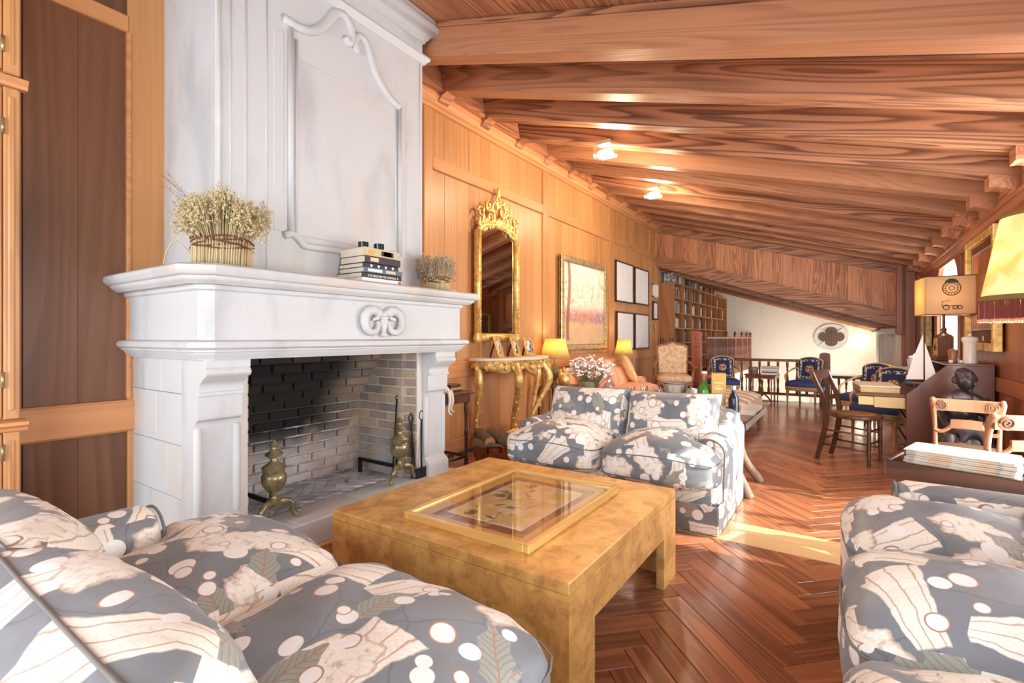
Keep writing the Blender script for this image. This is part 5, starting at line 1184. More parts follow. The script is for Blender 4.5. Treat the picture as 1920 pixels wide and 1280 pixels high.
def blue_chair(lab, loc, rz):
    t = thing('needlepoint_chair', lab, 'armchair', loc, rz, 'blue needlepoint chairs')
    ob('seat', blob(.27, .25, .055, 10, 4, .03), m_blue, t, True, loc=(0, -.02, .345)); ob('seat_braid', tube([(.27*c_/((abs(c_)**4+abs(s_)**4)**.25), -.02+.25*s_/((abs(c_)**4+abs(s_)**4)**.25), .31) for c_, s_ in [(math.cos(2*PI*i/40), math.sin(2*PI*i/40)) for i in range(40)]], .007, 6, True), m_braid, t, True)
    rl = [[(px*k, -.02+py*k, z) for px, py in [(.27*math.cos(a)/((abs(math.cos(a))**4+abs(math.sin(a))**4)**.25), .25*math.sin(a)/((abs(math.cos(a))**4+abs(math.sin(a))**4)**.25)) for a in [2*PI*i/32 for i in range(32)]]] for k, z in ((.97, .25), (.99, .26), (.99, .30), (.97, .31))]
    ob('seat_rail', rings(rl), m_giltw, t, 40)
    M = Matrix.Translation((0, .2, .36)) @ Matrix.Rotation(-.16, 4, 'X') @ Matrix.Translation((0, 0, -.36))
    tp = spline2([(-.20, .75), (-.16, .785), (-.08, .81), (0, .818), (.08, .81), (.16, .785), (.20, .75)], 4); outb = [(-.17, .40)] + tp + [(.17, .40)]
    ob('back_frame', xf(prism(outb, 'y', 0, .03), M), m_giltw, t); ob('backrest', xf(prism([(x*.9, .425 if z < .45 else z-.022) for x, z in outb], 'y', -.03, .002), M), m_needle, t)
    ob('back_braid', tube([tuple(M @ Vector((x*.93, -.012, .415 if z < .45 else z-.014))) for x, z in outb], .008, 6, True), m_braid, t, True)
    for s in (-1, 1):
        ob('leg', lathe([(.011, 0), (.013, .03), (.018, .19), (.024, .2), (.024, .26)], 12), m_giltw, t, 50, loc=(s*.21, -.2, 0)); ob('leg', tube([(s*.16, .22, .29), (s*.17, .27, .0)], [.02, .014], 8), m_giltw, t, True)
        ob('back_post', tube([(s*.17, .2, .28), (s*.172, .215, .44)], .017, 8), m_giltw, t, True)
        ob('arm', tube(spline([(s*.19, .25, .62), (s*.24, .12, .59), (s*.275, -.02, .53), (s*.28, -.1, .49), (s*.265, -.13, .42), (s*.255, -.1, .3)], 5), [.013+.004*math.sin(i*.5) for i in range(26)], 8), m_giltw, t, True)
    return t
blue_chair('blue needlepoint armchair behind the whisky box, by the carved newel post', (-1.80, 9.45, 0), .25)
blue_chair('blue needlepoint armchair right of the small nest of tables', (-.55, 9.72, 0), -.25)
blue_chair('blue needlepoint armchair half hidden behind the writing flap, farther of two', (.24, 7.95, 0), -.55)
blue_chair('blue seated armchair under the writing flap, nearer of two', (.36, 6.92, 0), -.5)
nt_ = thing('nest_of_tables', 'small wooden nest of tables with turned legs between the blue chairs', 'side table', (-1.22, 9.78, 0), -.1)
ob('top', box(-.26, .26, -.17, .17, .47, .49, .004), m_rail, nt_); ob('frieze', box(-.24, .24, -.15, .15, .42, .47), m_rail, nt_)
for sx in (-1, 1):
    for sy in (-1, 1):
        for k in (0, 1): ob('leg', lathe([(.009, 0), (.012, .02), (.009, .06), (.01, .2), (.014, .24), (.009, .28), (.011, .42)], 10), m_rail, nt_, 50, loc=(sx*(.225-.045*k), sy*.13, 0))
ob('tripod_column', lathe([(.02, .1), (.03, .2), (.015, .28), (.025, .35), (.015, .4)], 12), m_rail, nt_, 50)
for s in (-1, 1): ob('splayed_foot', tube(spline([(0, 0, .16), (s*.1, -.05, .1), (s*.17, -.08, .01)], 5), .014, 8), m_rail, nt_, True)
pl = thing('planter', 'painted tole cachepot on the nest of tables', 'planter', (-1.36, 9.78, .49)); ob('body', lathe([(0, 0), (.07, 0), (.085, .11), (.088, .11), (.095, .125), (.08, .125), (0, .11)], 4), photo('tole', S(150,140,120), S(110,84,62)), pl)
bz = .49
for i, (cm, hh) in enumerate(((m_white, .03), (m_teal, .022), (plain('book_beige', S(222,206,180), .7), .03), (m_white, .02), (plain('book_sky', S(150,170,186), .7), .022), (plain('book_beige', S(222,206,180), .7), .02))):
    book('book', ['white book at the bottom of the pile on the nest of tables', 'grey book second in the pile on the nest of tables', 'thick beige book in the pile on the nest of tables', 'thin white book in the pile on the nest of tables', 'pale blue book in the pile on the nest of tables', 'beige book on top of the pile on the nest of tables'][i], .24, .17, hh, cm, (-1.22, 9.70+.005*(i % 3), bz), -.1+.05*math.sin(i*2), None, 'books on the nest of tables'); bz += hh+.0005

# ------------------------------------------------------------ balustrade, gallery and hall
bal_prof = [(.022, 0), (.022, .07), (.014, .085), (.02, .1), (.013, .12), (.022, .2), (.024, .25), (.014, .34), (.012, .40), (.02, .42), (.013, .44), (.022, .47), (.022, .56)]
bal_me = me_new('baluster', lathe(bal_prof, 10)); bal_me.materials.append(m_rail); shade(bal_me, 45)
br = thing('balustrade', 'turned wooden balustrade overlooking the hall behind the blue chairs', 'balustrade', (0, 10.12, 0))
ob('handrail', box(-2.3, -.33, -.04, .04, .71, .755, .012), m_rail, br); ob('bottom_rail', box(-2.3, -.33, -.03, .03, .10, .145, .006), m_rail, br); 
for i in range(13):
    o = bpy.data.objects.new('baluster', bal_me); C.objects.link(o); o.parent = br; o.location = (-2.2+i*.15, 0, .145)
def newel(nm, lab, loc, w_, h_, mat):
    t = thing(nm, lab, 'newel post', loc)
    ob('shaft', box(-w_/2, w_/2, -w_/2, w_/2, 0, h_-.06, .006), mat, t); ob('cap', prism([(-w_/2, h_-.06), (-w_/2, h_-.03)] + [(-w_/2*math.cos(a), h_-.03+.035*math.sin(a)) for a in [PI*i/8 for i in range(1, 8)]] + [(w_/2, h_-.03), (w_/2, h_-.06)], 'y', -w_/2, w_/2), mat, t)
    ob('carved_rosette', rot(lathe([(0, 0), (.03, 0), (.03, .006), (.018, .012), (.01, .008), (0, .012)], 16, (0, .1, 8, .2)), PI/2, 'X'), mat, t, True, loc=(0, -w_/2, h_-.14)); ob('band', box(-w_/2-.004, w_/2+.004, -w_/2-.004, w_/2+.004, h_-.32, h_-.30, .003), mat, t); ob('band', box(-w_/2-.004, w_/2+.004, -w_/2-.004, w_/2+.004, h_-.25, h_-.235, .003), mat, t)
    return t
m_redw = wood('red_wood', 'z', S(172,98,70), S(126,66,46), k=6, scale=3, figure=.35, rough=.4)
newel('newel_post', 'tall reddish carved newel post at the start of the gallery', (-2.42, 10.12, 0), .17, 1.275, m_redw)
newel('newel_post', 'dark carved newel post behind the right blue chair', (-.28, 10.12, 0), .16, .875, m_rail)
b2 = thing('stair_balustrade', 'lower dark balustrade of the stair right of the newel post', 'balustrade', (0, 11.0, -.42))
ob('handrail', box(-.28, .62, -.035, .035, .80, .85, .012), m_walx, b2)
for i in range(8):
    o = bpy.data.objects.new('baluster', bal_me); C.objects.link(o); o.parent = b2; o.location = (-.2+i*.115, 0, .1); o.scale = (.9, .9, 1.26)
ob('bottom_rail', box(-.28, .62, -.03, .03, .05, .1, .006), m_walx, b2)
# gallery walk along the bookcase
gal = struct('floor_gallery', box(XL, -2.22, 10.2, 15.75, .26, .36), m_walx); gal.name = 'floor_upper'
stp = struct('trim_5', join(box(XL, -2.34, 9.75, 10.2, 0, .18, .006), box(XL, -2.34, 9.98, 10.2, .18, .355, .006)), m_redw)
gr = thing('gallery_railing', 'long spindle railing with small posts running along the book gallery', 'railing', (-2.26, 0, .30))
sp_me = me_new('spindle', lathe([(.007, 0), (.012, .05), (.008, .1), (.012, .28), (.014, .33), (.008, .36), (.012, .5), (.014, .54), (.008, .57), (.009, .8)], 6)); sp_me.materials.append(m_rail); shade(sp_me, 60)
for i in range(62):
    o = bpy.data.objects.new('spindle', sp_me); C.objects.link(o); o.parent = gr; o.location = (0, 10.25+i*.0885, .06)
for k, y in enumerate((10.9, 12.2, 13.3, 14.3, 15.1, 15.7)): ob('post', lathe([(.026, -.1), (.026, .9), (.034, .92), (.036, .95), (.02, .98), (0, .99)], 10), m_rail, gr, 50, loc=(0, y, 0))
ob('top_rail', box(-.03, .03, 10.2, 15.75, .82, .86, .008), m_fruit, gr); ob('mid_rail', box(-.015, .015, 10.2, 15.75, .06, .09, .004), m_fruit, gr)
ob('string_board', box(-.02, .02, 10.2, 15.75, -.14, .05, .004), m_rail, gr)
# bookcase with books
bc = thing('bookcase', 'tall open oak bookcase with many compartments along the gallery', 'bookcase', (XL, 10.3, .40))
BD, BH, NC, NR = .30, 1.88, 8, 6; BL = 5.4
colY = [BL*i/NC for i in range(NC+1)]; rowZ = [BH*i/NR for i in range(NR+1)]
ob('back_panel', box(.0, .012, 0, BL, 0, BH), m_book, bc)
for i, y in enumerate(colY): ob('side_panel' if i in (0, NC) else 'divider', box(.0, BD, y-(.012 if i else .03), y+.012, 0, BH, .002), m_book, bc)
for i, z in enumerate(rowZ): ob('shelf', box(.0, BD+.004, -.005, BL+.012, z-.012, z+.014, .003), m_book, bc)
rr = random.Random(21)
bcol = [('white', S(232,226,214)), ('cream', S(222,204,170)), ('black', S(44,40,42)), ('brown', S(120,80,56)), ('blue', S(72,98,136)), ('grey', S(150,148,146)), ('tan', S(206,160,100)), ('green', S(92,108,84))]
bmats = {n: plain('spine_'+n, c, .6, rv=.2) for n, c in bcol}
bmesh_cache = {}
def bk_mesh(w_, h_, nm):
    k = (w_, h_, nm)
    if k not in bmesh_cache:
        m_ = me_new('book', box(-.17, 0, 0, w_, 0, h_, .003)); m_.materials.append(bmats[nm]); bmesh_cache[k] = m_
    return bmesh_cache[k]
rown = ['bottom shelf', 'second shelf', 'third shelf', 'fourth shelf', 'fifth shelf', 'top shelf', 'top board']; coln = ['nearest', 'second', 'third', 'fourth', 'fifth', 'sixth', 'seventh', 'farthest']
def shelf_books(y0, y1, z0, hmax, n, r, c):
    y = y0+.03
    for k in range(n):
        nm = rr.choice([b[0] for b in bcol]); w_ = rr.choice((.03, .04, .055)); h_ = rr.choice([q for q in (.16, .19, .22, .245) if q < hmax] or [.14])
        if y+w_ > y1-.02: break
        o = bpy.data.objects.new('book', bk_mesh(w_, h_, nm)); C.objects.link(o); o.location = (XL+BD-.004-rr.uniform(0, .012), 10.3+y, .40+z0+.0145)
        tag(o, '%s book on the %s of the bookcase, %s column' % (nm, rown[r], coln[c]), 'book', '%s books, %s, %s column' % (nm, rown[r], coln[c])); y += w_+.001
for r in range(NR):
    for c_ in range(NC):
        n = (0 if r < 1 and c_ > 2 else rr.choice((4, 5, 6, 7, 8))) if c_ < 4 else (0 if r < 2 else rr.choice((0, 2, 3, 4)))
        shelf_books(colY[c_], colY[c_+1], rowZ[r], .27, n, r, c_)
shelf_books(.25, 1.0, BH, .26, 12, 6, 0); shelf_books(1.1, 1.35, BH, .26, 5, 6, 1); shelf_books(1.75, 2.5, BH, .25, 9, 6, 2)
pbx = thing('painted_box', 'small blue painted picture box on the near top of the bookcase', 'box', (XL+.16, 10.42, .40+BH+.014)); ob('panel', box(-.1, .12, -.09, .09, 0, .2, .004), photo('blue_scene', S(70,100,150), S(206,190,120)), pbx)
for k, y in enumerate((3.1, 3.45, 3.8, 4.15)):
    tag(ob('carved_finial', mv(blob(.05, .06, .09, 5, 2.4, 0, .02, k), 0, 0, .09), m_fruit, None, True, loc=(XL+.18, 10.3+y, .40+BH+.014)), 'carved wooden finial on the bookcase top, %s of four' % ('first', 'second', 'third', 'fourth')[k], 'ornament', 'carved finials on the bookcase')
tl_ = thing('wooden_stand', 'dark carved wooden stand beside the tapestry armchair', 'stand', (-3.0, 10.08, .355)); 
for sx in (-1, 1):
    for sy in (-1, 1): ob('post', lathe([(.012, 0), (.018, .05), (.01, .1), (.018, .3), (.01, .35), (.018, .6), (.01, .7), (.014, .78)], 8), m_walz, tl_, 50, loc=(sx*.1, sy*.07, 0))
for z in (.05, .32, .56): ob('shelf', box(-.12, .12, -.09, .09, z, z+.015, .003), m_walz, tl_)
# hall walls and lower ceiling
hz = lambda x: 2.52-.322*(x+3.2)
struct('wall_hall_end', box(XL-.3, .9, 15.8, 16.0, -3.0, 3.0), m_plaster)
struct('floor_hall', box(XL-.3, 1.0, 10.2, 15.9, -2.65, -2.5), m_plaster)
struct('wall_hall_left', join(box(XL-.3, XL-.02, 10.25, 15.9, -2.6, 3.2), box(-2.3, -2.22, 10.2, 15.8, -2.6, .26)), m_plaster)
struct('wall_under_landing', box(XL, 1.0, 10.18, 10.28, -2.6, -.02), m_plaster)
wh_ = struct('wall_hall_right', join(box(.70, .95, 10.25, 14.2, -2.6, 3.0), box(.70, .95, 14.2, 15.2, -2.6, -1.9), box(.70, .95, 14.2, 15.2, 1.05, 3.0), box(.70, .95, 15.2, 15.9, -2.6, 3.0)), m_plaster)
for y in (10.75, 11.55, 12.4, 13.3):
    ob('pilaster', box(.58, .72, y, y+.26, -2.4, 1.22, .01), m_stone, wh_)
ob('stone_cornice', prism([(.72, 1.20), (.60, 1.20), (.57, 1.235), (.53, 1.25), (.52, 1.29), (.72, 1.30)], 'y', 10.3, 14.0), m_stone, wh_)
hc = struct('ceiling_hall', rings([[(x, y, z) for y, z in ((10.2, hz(x)+.13), (15.9, hz(x)+.13), (15.9, hz(x)+.25), (10.2, hz(x)+.25))] for x in (XL-.1, .95)]), m_pinex)
for i in range(10):
    y = 10.35+i*.55; ob('beam', rings([[(x, y, hz(x)), (x, y+.13, hz(x)), (x, y+.13, hz(x)+.15), (x, y, hz(x)+.15)] for x in (XL-.05, .75)]), m_pinex, hc)
    if i < 7: ob('corbel', prism([(.74-x*1.35, hz(.6)-.115+z) for x, z in corbel_prof()], 'y', y+.01, y+.12), m_piney, hc)
# quatrefoil window in the end wall
qf = struct('window_3', rot(lathe([(.34, 0), (.40, .0), (.41, .015), (.40, .03), (.36, .02), (.3, -.02)], 40), PI/2, 'X'), m_stone, True); qf.location = (-.29, 15.79, 1.16); qf.scale = (1, 1, .88)
gr_ = []
for q_, a in enumerate((0, PI/2, PI, 3*PI/2)): gr_.append(mv(rot(lathe([(0, -.001*q_), (.15, -.001*q_), (.15, .026+.001*q_), (0, .026+.001*q_)], 20), PI/2, 'X'), .15*math.cos(a), 0, .14*math.sin(a)))
ob('grille', join(*gr_, rot(lathe([(0, 0), (.16, 0), (.16, .0315), (0, .0315)], 4), PI/2, 'X')), plain('wood_grille', S(92,70,58), .7), qf, loc=(0, -.0, 0))
gq = ob('grille_hole', join(*[mv(rot(lathe([(0, .03), (.014, .03), (.014, .034), (0, .034)], 8), PI/2, 'X'), .065*i, 0, .06*j) for i in range(-3, 4) for j in range(-3, 4) if abs(i)+abs(j) < 4]), plain('hole_dark', S(70,52,44), .8), qf)
for a in range(4): ob('stone_cusp', xf(box(.20, .42, -.03, .0, -.02, .02, .006), Matrix.Rotation(PI/4+a*PI/2, 4, 'Y')), m_stone, qf)
# lit doorway and lamp low in the hall
dr = struct('door_2', join(box(-.75, -.68, 15.72, 15.8, -2.5, .12, .01), box(.22, .29, 15.72, 15.8, -2.5, .12, .01), box(-.75, .29, 15.72, 15.8, .05, .14, .01)), m_stone)
tag(ob('hall_sconce', lathe([(0, 0), (.05, .01), (.06, .1), (.04, .16), (0, .17)], 14), emis('sconce_glow', (1, .86, .62, 1), 8), None, True, loc=(.36, 15.745, .98)), 'bright wall light in the far corner of the hall', 'lamp'); point('sconce_light', (.33, 15.4, 1.1), 5, WARM, .08)
# ------------------------------------------------------------ ceiling spots
for i, (x, y, lab, pw_) in enumerate(((-2.0, 4.55, 'bright glass ceiling spot nearest the fireplace', 48), (-2.09, 6.34, 'second glass ceiling spot farther along the beams', 45))):
    z = zb(x)-.005
    t = thing('ceiling_spot', lab, 'ceiling light', (x, y+.09, z), 0, 'ceiling spots on the beams')
    ob('mount', box(-.07, .07, -.05, .05, -.012, .03, .004), m_steel, t)
    for q in ((-.1, .1, -.07, -.064), (-.1, .1, .064, .07), (-.1, -.094, -.064, .064), (.094, .1, -.064, .064)): ob('glass_pane', box(*q, -.13, -.012), m_glass, t)
    ob('bulb', blob(.085, .055, .04, 6, 2.6), emis('spot_bulb', (1, .88, .66, 1), 40), t, True, loc=(0, 0, -.10))
    p = point('spot_light', (0, 0, -.2), pw_, (1, .80, .54), .06); p.parent = t

# ------------------------------------------------------------ wooden chairs
def side_chair(lab, loc, rz, top=.83):
    t = thing('cane_chair', lab, 'chair', loc, rz)
    ob('seat_frame', rings([[(.20*k*math.cos(a)*(1.0-.08*math.sin(a)), .21*k*math.sin(a), z) for a in [2*PI*i/28 for i in range(28)]] for k, z in ((.9, .405), (1, .415), (1, .44), (.97, .447))]), m_walz, t, 40)
    ob('cane_seat', rings([[(.16*math.cos(a), .165*math.sin(a), z) for a in [2*PI*i/24 for i in range(24)]] for z in (.446, .450)]), plain('cane', S(150,100,56), .6, var=.3, scale=90), t)
    for s in (-1, 1):
        ob('leg', lathe([(.013, 0), (.017, .03), (.012, .06), (.018, .1), (.013, .12), (.019, .16), (.016, .3), (.02, .33), (.015, .36), (.02, .41)], 12), m_walz, t, 50, loc=(s*.15, -.15, 0))
        P = spline([(s*.17, .26, 0), (s*.165, .215, .2), (s*.16, .185, .42), (s*.17, .215, .6), (s*.18, .285, top-.06), (s*.18, .305, top)], 5)
        ob('back_post', rings([[(p[0]-.014, p[1]-.019, p[2]), (p[0]+.014, p[1]-.019, p[2]), (p[0]+.014, p[1]+.019, p[2]), (p[0]-.014, p[1]+.019, p[2])] for p in P]), m_walz, t)
        for z in (.13, .27): ob('stretcher', tube([(s*.15, -.15, z), (s*.165, .215, z+.02)], .0085, 8), m_walz, t, True)
    for z in (.2, .31): ob('stretcher', tube([(-.15, -.15, z), (.15, -.15, z)], .0095, 8), m_walz, t, True)
    ob('stretcher', tube([(-.165, .215, .2), (.165, .215, .2)], .0085, 8), m_walz, t, True)
    ob('top_rail', rings([[(x, .285+.012-.02*(1-(x/.2)**2)+dy, z) for dy, z in ((-.012, top-.075), (.012, top-.07), (.014, top+.005), (-.01, top+.005))] for x in [-.2+.05*i for i in range(9)]]), m_walx, t, 40)
    ob('cross_rail', rings([[(x, .205+.01-.015*(1-(x/.18)**2)+dy, z) for dy, z in ((-.01, .56), (.01, .56), (.01, .60), (-.01, .60))] for x in [-.17+.0425*i for i in range(9)]]), m_walx, t, 40)
    return t
side_chair('dark turned-leg wooden chair with cane seat standing alone before the desk', (.085, 5.56, 0), 1.25, .83)
def scroll_chair(lab, loc, rz):
    t = thing('scroll_chair', lab, 'chair', loc, rz); top = .75
    ob('seat', blob(.215, .2, .03, 8, 5, .02), plain('rush_seat', S(124,92,64), .8, var=.3, scale=60), t, True, loc=(0, 0, .37)); ob('seat_rail', box(-.21, .21, -.2, .19, .31, .36, .01), m_fruit, t)
    for s in (-1, 1):
        ob('leg', lathe([(.012, 0), (.018, .05), (.014, .08), (.022, .26), (.018, .3), (.022, .35)], 12), m_fruit, t, 50, loc=(s*.18, -.17, 0))
        P = spline([(s*.17, .26, 0), (s*.175, .2, .25), (s*.18, .185, .42), (s*.185, .2, .6), (s*.195, .26, top-.04), (s*.195, .285, top-.01), (s*.195, .30, top)], 5)
        ob('back_post', tube(P, [.018+.003*math.sin(i*.35) for i in range(len(P))], 9), m_fruit, t, True)
    ob('top_rail', rings([[(x, .275-.018*(1-(x/.19)**2)+dy, z) for dy, z in ((-.013, top-.075), (.012, top-.075), (.014, top-.005), (-.011, top-.0))] for x in [-.19+.0475*i for i in range(9)]]), m_fruit, t, 40)
    for s in (-1, 1):
        ob('scroll_disc', rot(lathe([(0, -.016), (.036, -.016), (.038, 0), (.036, .016), (0, .016)], 20), PI/2, 'X'), m_fruit, t, 40, loc=(s*.14, .272, top-.04)); ob('carved_scroll', tube([(s*.14+.032*(1-i/26)*math.cos(i*.5)*s, .291, top-.04+.032*(1-i/26)*math.sin(i*.5)) for i in range(24)], .0045, 6), m_walx, t, True)
        ob('carved_scroll', tube([(s*.135+.03*(1-i/26)*math.cos(i*.5)*s, .252, top-.04+.03*(1-i/26)*math.sin(i*.5)) for i in range(24)], .005, 6), m_fruit, t, True)
        ob('rail_scroll', tube(spline([(s*.19, .205, .545), (s*.15, .2, .53), (s*.1, .198, .555), (s*.07, .2, .60), (s*.05, .2, .585)], 5), .013, 8), m_fruit, t, True)
    ob('cross_rail', rings([[(x, .2+dy, .575+.012*math.cos(x*9)+dz) for dy, dz in ((-.012, -.028), (.012, -.028), (.012, .028), (-.012, .028))] for x in [-.09+.0225*i for i in range(9)]]), m_fruit, t, 40)
    return t
sc1 = scroll_chair('pale carved scroll-back chair standing in front of the bronze statue', (.675, 4.46, 0), PI-.12); sc1.scale = (.84, .95, 1)
ch2 = scroll_chair('pale scroll-back chair at the right edge of the picture', (.77, 3.80, 0), PI+.2)
# ------------------------------------------------------------ secretaire
dk = thing('secretaire', 'slant-front mahogany secretaire with lowered writing flap against right wall', 'desk', (1.03, 5.6, 0))
sidep = [(-.57, .0), (-.57, .64), (-.30, .905), (0, .905), (0, 0)]
for y0 in (0, .88): ob('side_panel', prism(sidep, 'y', y0, y0+.022), m_maho, dk)
ob('top_board', box(-.31, .0, -.01, .912, .905, .925, .004), m_maho, dk); ob('back_board', box(-.015, 0, .02, .88, 0, .905), m_maho, dk); ob('desk_floor', box(-.56, -.015, .022, .88, .60, .62), m_maho, dk)
for k, z in enumerate((.06, .25, .44)):
    d_ = ob('drawer', box(-.575, -.03, .03, .872, z, z+.16, .005), m_maho, dk)
    for y in (.22, .68): ob('drawer_pull', tube([(-.578, y-.04, z+.09), (-.60, y-.03, z+.075), (-.60, y+.03, z+.075), (-.578, y+.04, z+.09)], .006, 6), m_brass, d_, True)
for k in range(4): ob('pigeonhole', box(-.24, -.02, .05+.21*k, .058+.21*k, .62, .86), m_maho, dk)
ob('pigeonhole_shelf', box(-.24, -.02, .03, .87, .74, .748), m_maho, dk)
m_ylw = wood('satinwood', 'y', S(222,186,122), S(186,142,84), k=5, scale=3, figure=.3, rough=.4)
fl2 = ob('writing_flap', box(-.95, -.565, .04, .865, .605, .63, .005), m_maho, dk); ob('lopers', join(box(-.92, -.5, .06, .10, .52, .60, .003), box(-.92, -.5, .80, .84, .52, .60, .003)), m_ylw, dk)
ob('flap_support_board', box(-.80, -.575, .045, .06, .505, .602), m_ylw, dk)
dc = thing('display_case', 'flat pale display case with glass front lying on the writing flap', 'display case', (.24, 5.98, .631), .1); ob('case', box(-.14, .16, -.26, .26, 0, .05, .004), m_ylw, dc); ob('case_lid', box(-.145, .165, -.265, .265, .05, .065, .004), plain('pale_ivory', S(234,216,186), .5), dc); ob('glass_front', box(-.142, -.138, -.22, .22, .01, .045), m_glass, dc)
sb = thing('model_sailboat', 'white-sailed model boat with blue hull on the open secretaire', 'model boat', (.575, 5.73, .632), -.55)
ob('stand', box(-.05, -.035, -.03, .03, 0, .1, .002), m_walx, sb); ob('stand', box(.05, .065, -.03, .03, 0, .1, .002), m_walx, sb)
V_ = [];  ns = 11
hl = []
for i in range(ns):
    q = i/(ns-1); w_ = .03*math.sin(PI*min(1, q*.92+.06))**.7; x = -.13+.26*q; sh = .012*(2*q-1)**2
    hl.append([(x, -w_, .105+sh), (x, -w_*.8, .085), (x, 0, .06+.02*(2*q-1)**2), (x, w_*.8, .085), (x, w_, .105+sh)])
ob('hull', rings(hl), plain('hull_blue', S(46,62,104), .3), sb, True); ob('deck', rings([[(-.12, -.01, .108), (-.12, .01, .108), (-.12, .0, .11)], [(0, -.028, .107), (0, .028, .107), (0, 0, .110)], [(.12, -.006, .112), (.12, .006, .112), (.12, 0, .114)]]), m_stalk, sb)
ob('mast', tube([(.02, 0, .1), (.02, 0, .56)], .004, 8), m_walz, sb, True); ob('boom', tube([(.02, 0, .135), (-.135, 0, .125)], .003, 6), m_walz, sb, True)
m_sail = plain('sailcloth', S(238,236,234), .8, var=.03)
ob('mainsail', rings([[(.016, 0, .14), (-.13, .012, .13), (-.06, .006, .35), (.014, 0, .55)], [(.016, .002, .14), (-.13, .014, .13), (-.06, .008, .35), (.014, .002, .55)]]), m_sail, sb); ob('jib', rings([[(.028, 0, .13), (.125, .008, .125), (.026, 0, .47)], [(.028, .002, .13), (.125, .010, .125), (.026, .002, .47)]]), m_sail, sb)
# on top of the secretaire
jr = thing('ceramic_jar', 'white lidded alabaster jar on top of the secretaire', 'jar', (.90, 5.74, .925)); jr.scale = (.82, .82, 1.0); ob('body', lathe([(0, 0), (.062, 0), (.06, .02), (.056, .04), (.056, .17), (.062, .18), (.065, .19), (0, .19)], 26), m_cer, jr, 40); ob('lid', lathe([(.066, .19), (.072, .205), (.066, .222), (.03, .232), (.012, .236), (.014, .25), (.008, .256), (0, .257)], 26), m_cer, jr, 40)
wp = thing('wooden_pot', 'turned wooden tobacco pot beside the alabaster jar', 'pot', (.80, 5.83, .925)); ob('body', lathe([(0, 0), (.034, 0), (.036, .01), (.03, .02), (.036, .09), (.038, .1), (0, .1)], 20), m_fruit, wp, 40); ob('lid', lathe([(.038, .1), (.034, .112), (.01, .118), (.01, .13), (0, .132)], 20), m_fruit, wp, 40)
for i, (x, y, lab) in enumerate(((.77, 5.70, 'tiny white cube on the secretaire top'), (.83, 5.66, 'tiny ivory animal figure on the secretaire top'))):
    tag(ob('trinket', mv(blob(.014, .018, .014, 4, 5 if i == 0 else 2.4, 0, 0 if i == 0 else .008, 2), 0, 0, .014), m_cer, None, True, loc=(x, y, .925)), lab, 'figurine')
lc = thing('clock_lamp', 'table lamp made from a wooden carriage clock with printed square shade', 'lamp', (.80, 6.30, .925), .12)
ob('clock_case', box(-.06, .06, -.065, .065, .03, .23, .006), m_rail, lc); ob('plinth', box(-.075, .075, -.08, .08, 0, .03, .006), m_walx, lc); ob('clock_cap', lathe([(.07, .23), (.06, .245), (.03, .26), (.018, .28), (.024, .3), (.012, .32), (.01, .46)], 16), m_walz, lc, 50)
cf = ob('clock_front', box(-.066, -.06, -.055, .055, .05, .21, .002), m_gilt, lc); ob('dial', rot(lathe([(0, 0), (.036, 0), (.038, .004), (.028, .006), (0, .006)], 20), -PI/2, 'Y'), m_brass, cf, 40, loc=(-.066, 0, .13)); ob('dial_hub', rot(lathe([(0, .006), (.012, .006), (.012, .009), (0, .009)], 14), -PI/2, 'Y'), m_blk, cf, loc=(-.066, 0, .13))
SW = .185; z0, z1 = .44, .80
m_shl = shade_mat('lampshade_card', S(248,224,172)); m_shp = shade_mat('lampshade_print', S(226,202,172))
for k, (vf, m_) in enumerate(((box(-SW, -SW+.004, -SW, SW, z0, z1), m_shl), (box(SW-.004, SW, -SW, SW, z0, z1), m_shl), (box(-SW, SW, -SW, -SW+.004, z0, z1), m_shp), (box(-SW, SW, SW-.004, SW, z0, z1), m_shp))): ob('shade_panel', vf, m_, lc)
for z in (z0, z1): ob('shade_trim', tube([(-SW, -SW, z), (SW, -SW, z), (SW, SW, z), (-SW, SW, z)], .004, 6, True), m_walz, lc)
m_ink = plain('print_ink', S(96,84,62), .8); m_inkg = plain('print_green', S(60,84,66), .8)
def ring_print(cx, cz, r, m_, w_=.0025): ob('shade_print', tube([(cx+r*math.cos(a), -SW-.001, cz+r*math.sin(a)) for a in [2*PI*i/24 for i in range(24)]], w_, 4, True), m_, lc)
ring_print(.01, .685, .066, m_ink, .004); ring_print(.01, .685, .045, m_ink); ring_print(.01, .685, .02, m_ink)
for k in range(16): a = 2*PI*k/16; ob('shade_print', tube([(.01+.045*math.cos(a), -SW-.001, .685+.045*math.sin(a)), (.01+.066*math.cos(a), -SW-.001, .685+.066*math.sin(a))], .002, 4), m_ink, lc)
ob('shade_print', prism([(.01+.05*math.cos(a), .735+.04*math.sin(a)) for a in [PI*i/10 for i in range(11)]], 'y', -SW-.002, -SW), m_inkg, lc)
for (cx, r) in ((-.03, .022), (.035, .016), (.07, .016)): ring_print(cx, .505, r, m_ink, .004)
ob('shade_print', tube([(-.06, -SW-.001, .51), (-.06, -SW-.001, .56), (0, -SW-.001, .57)], .0025, 4), m_ink, lc); ob('shade_print', tube([(-.06, -SW-.001, .52), (.08, -SW-.001, .52)], .0025, 4), m_ink, lc)
p = point('lamp_light', (-.02, 0, .62), 4, WARM, .04); p.parent = lc
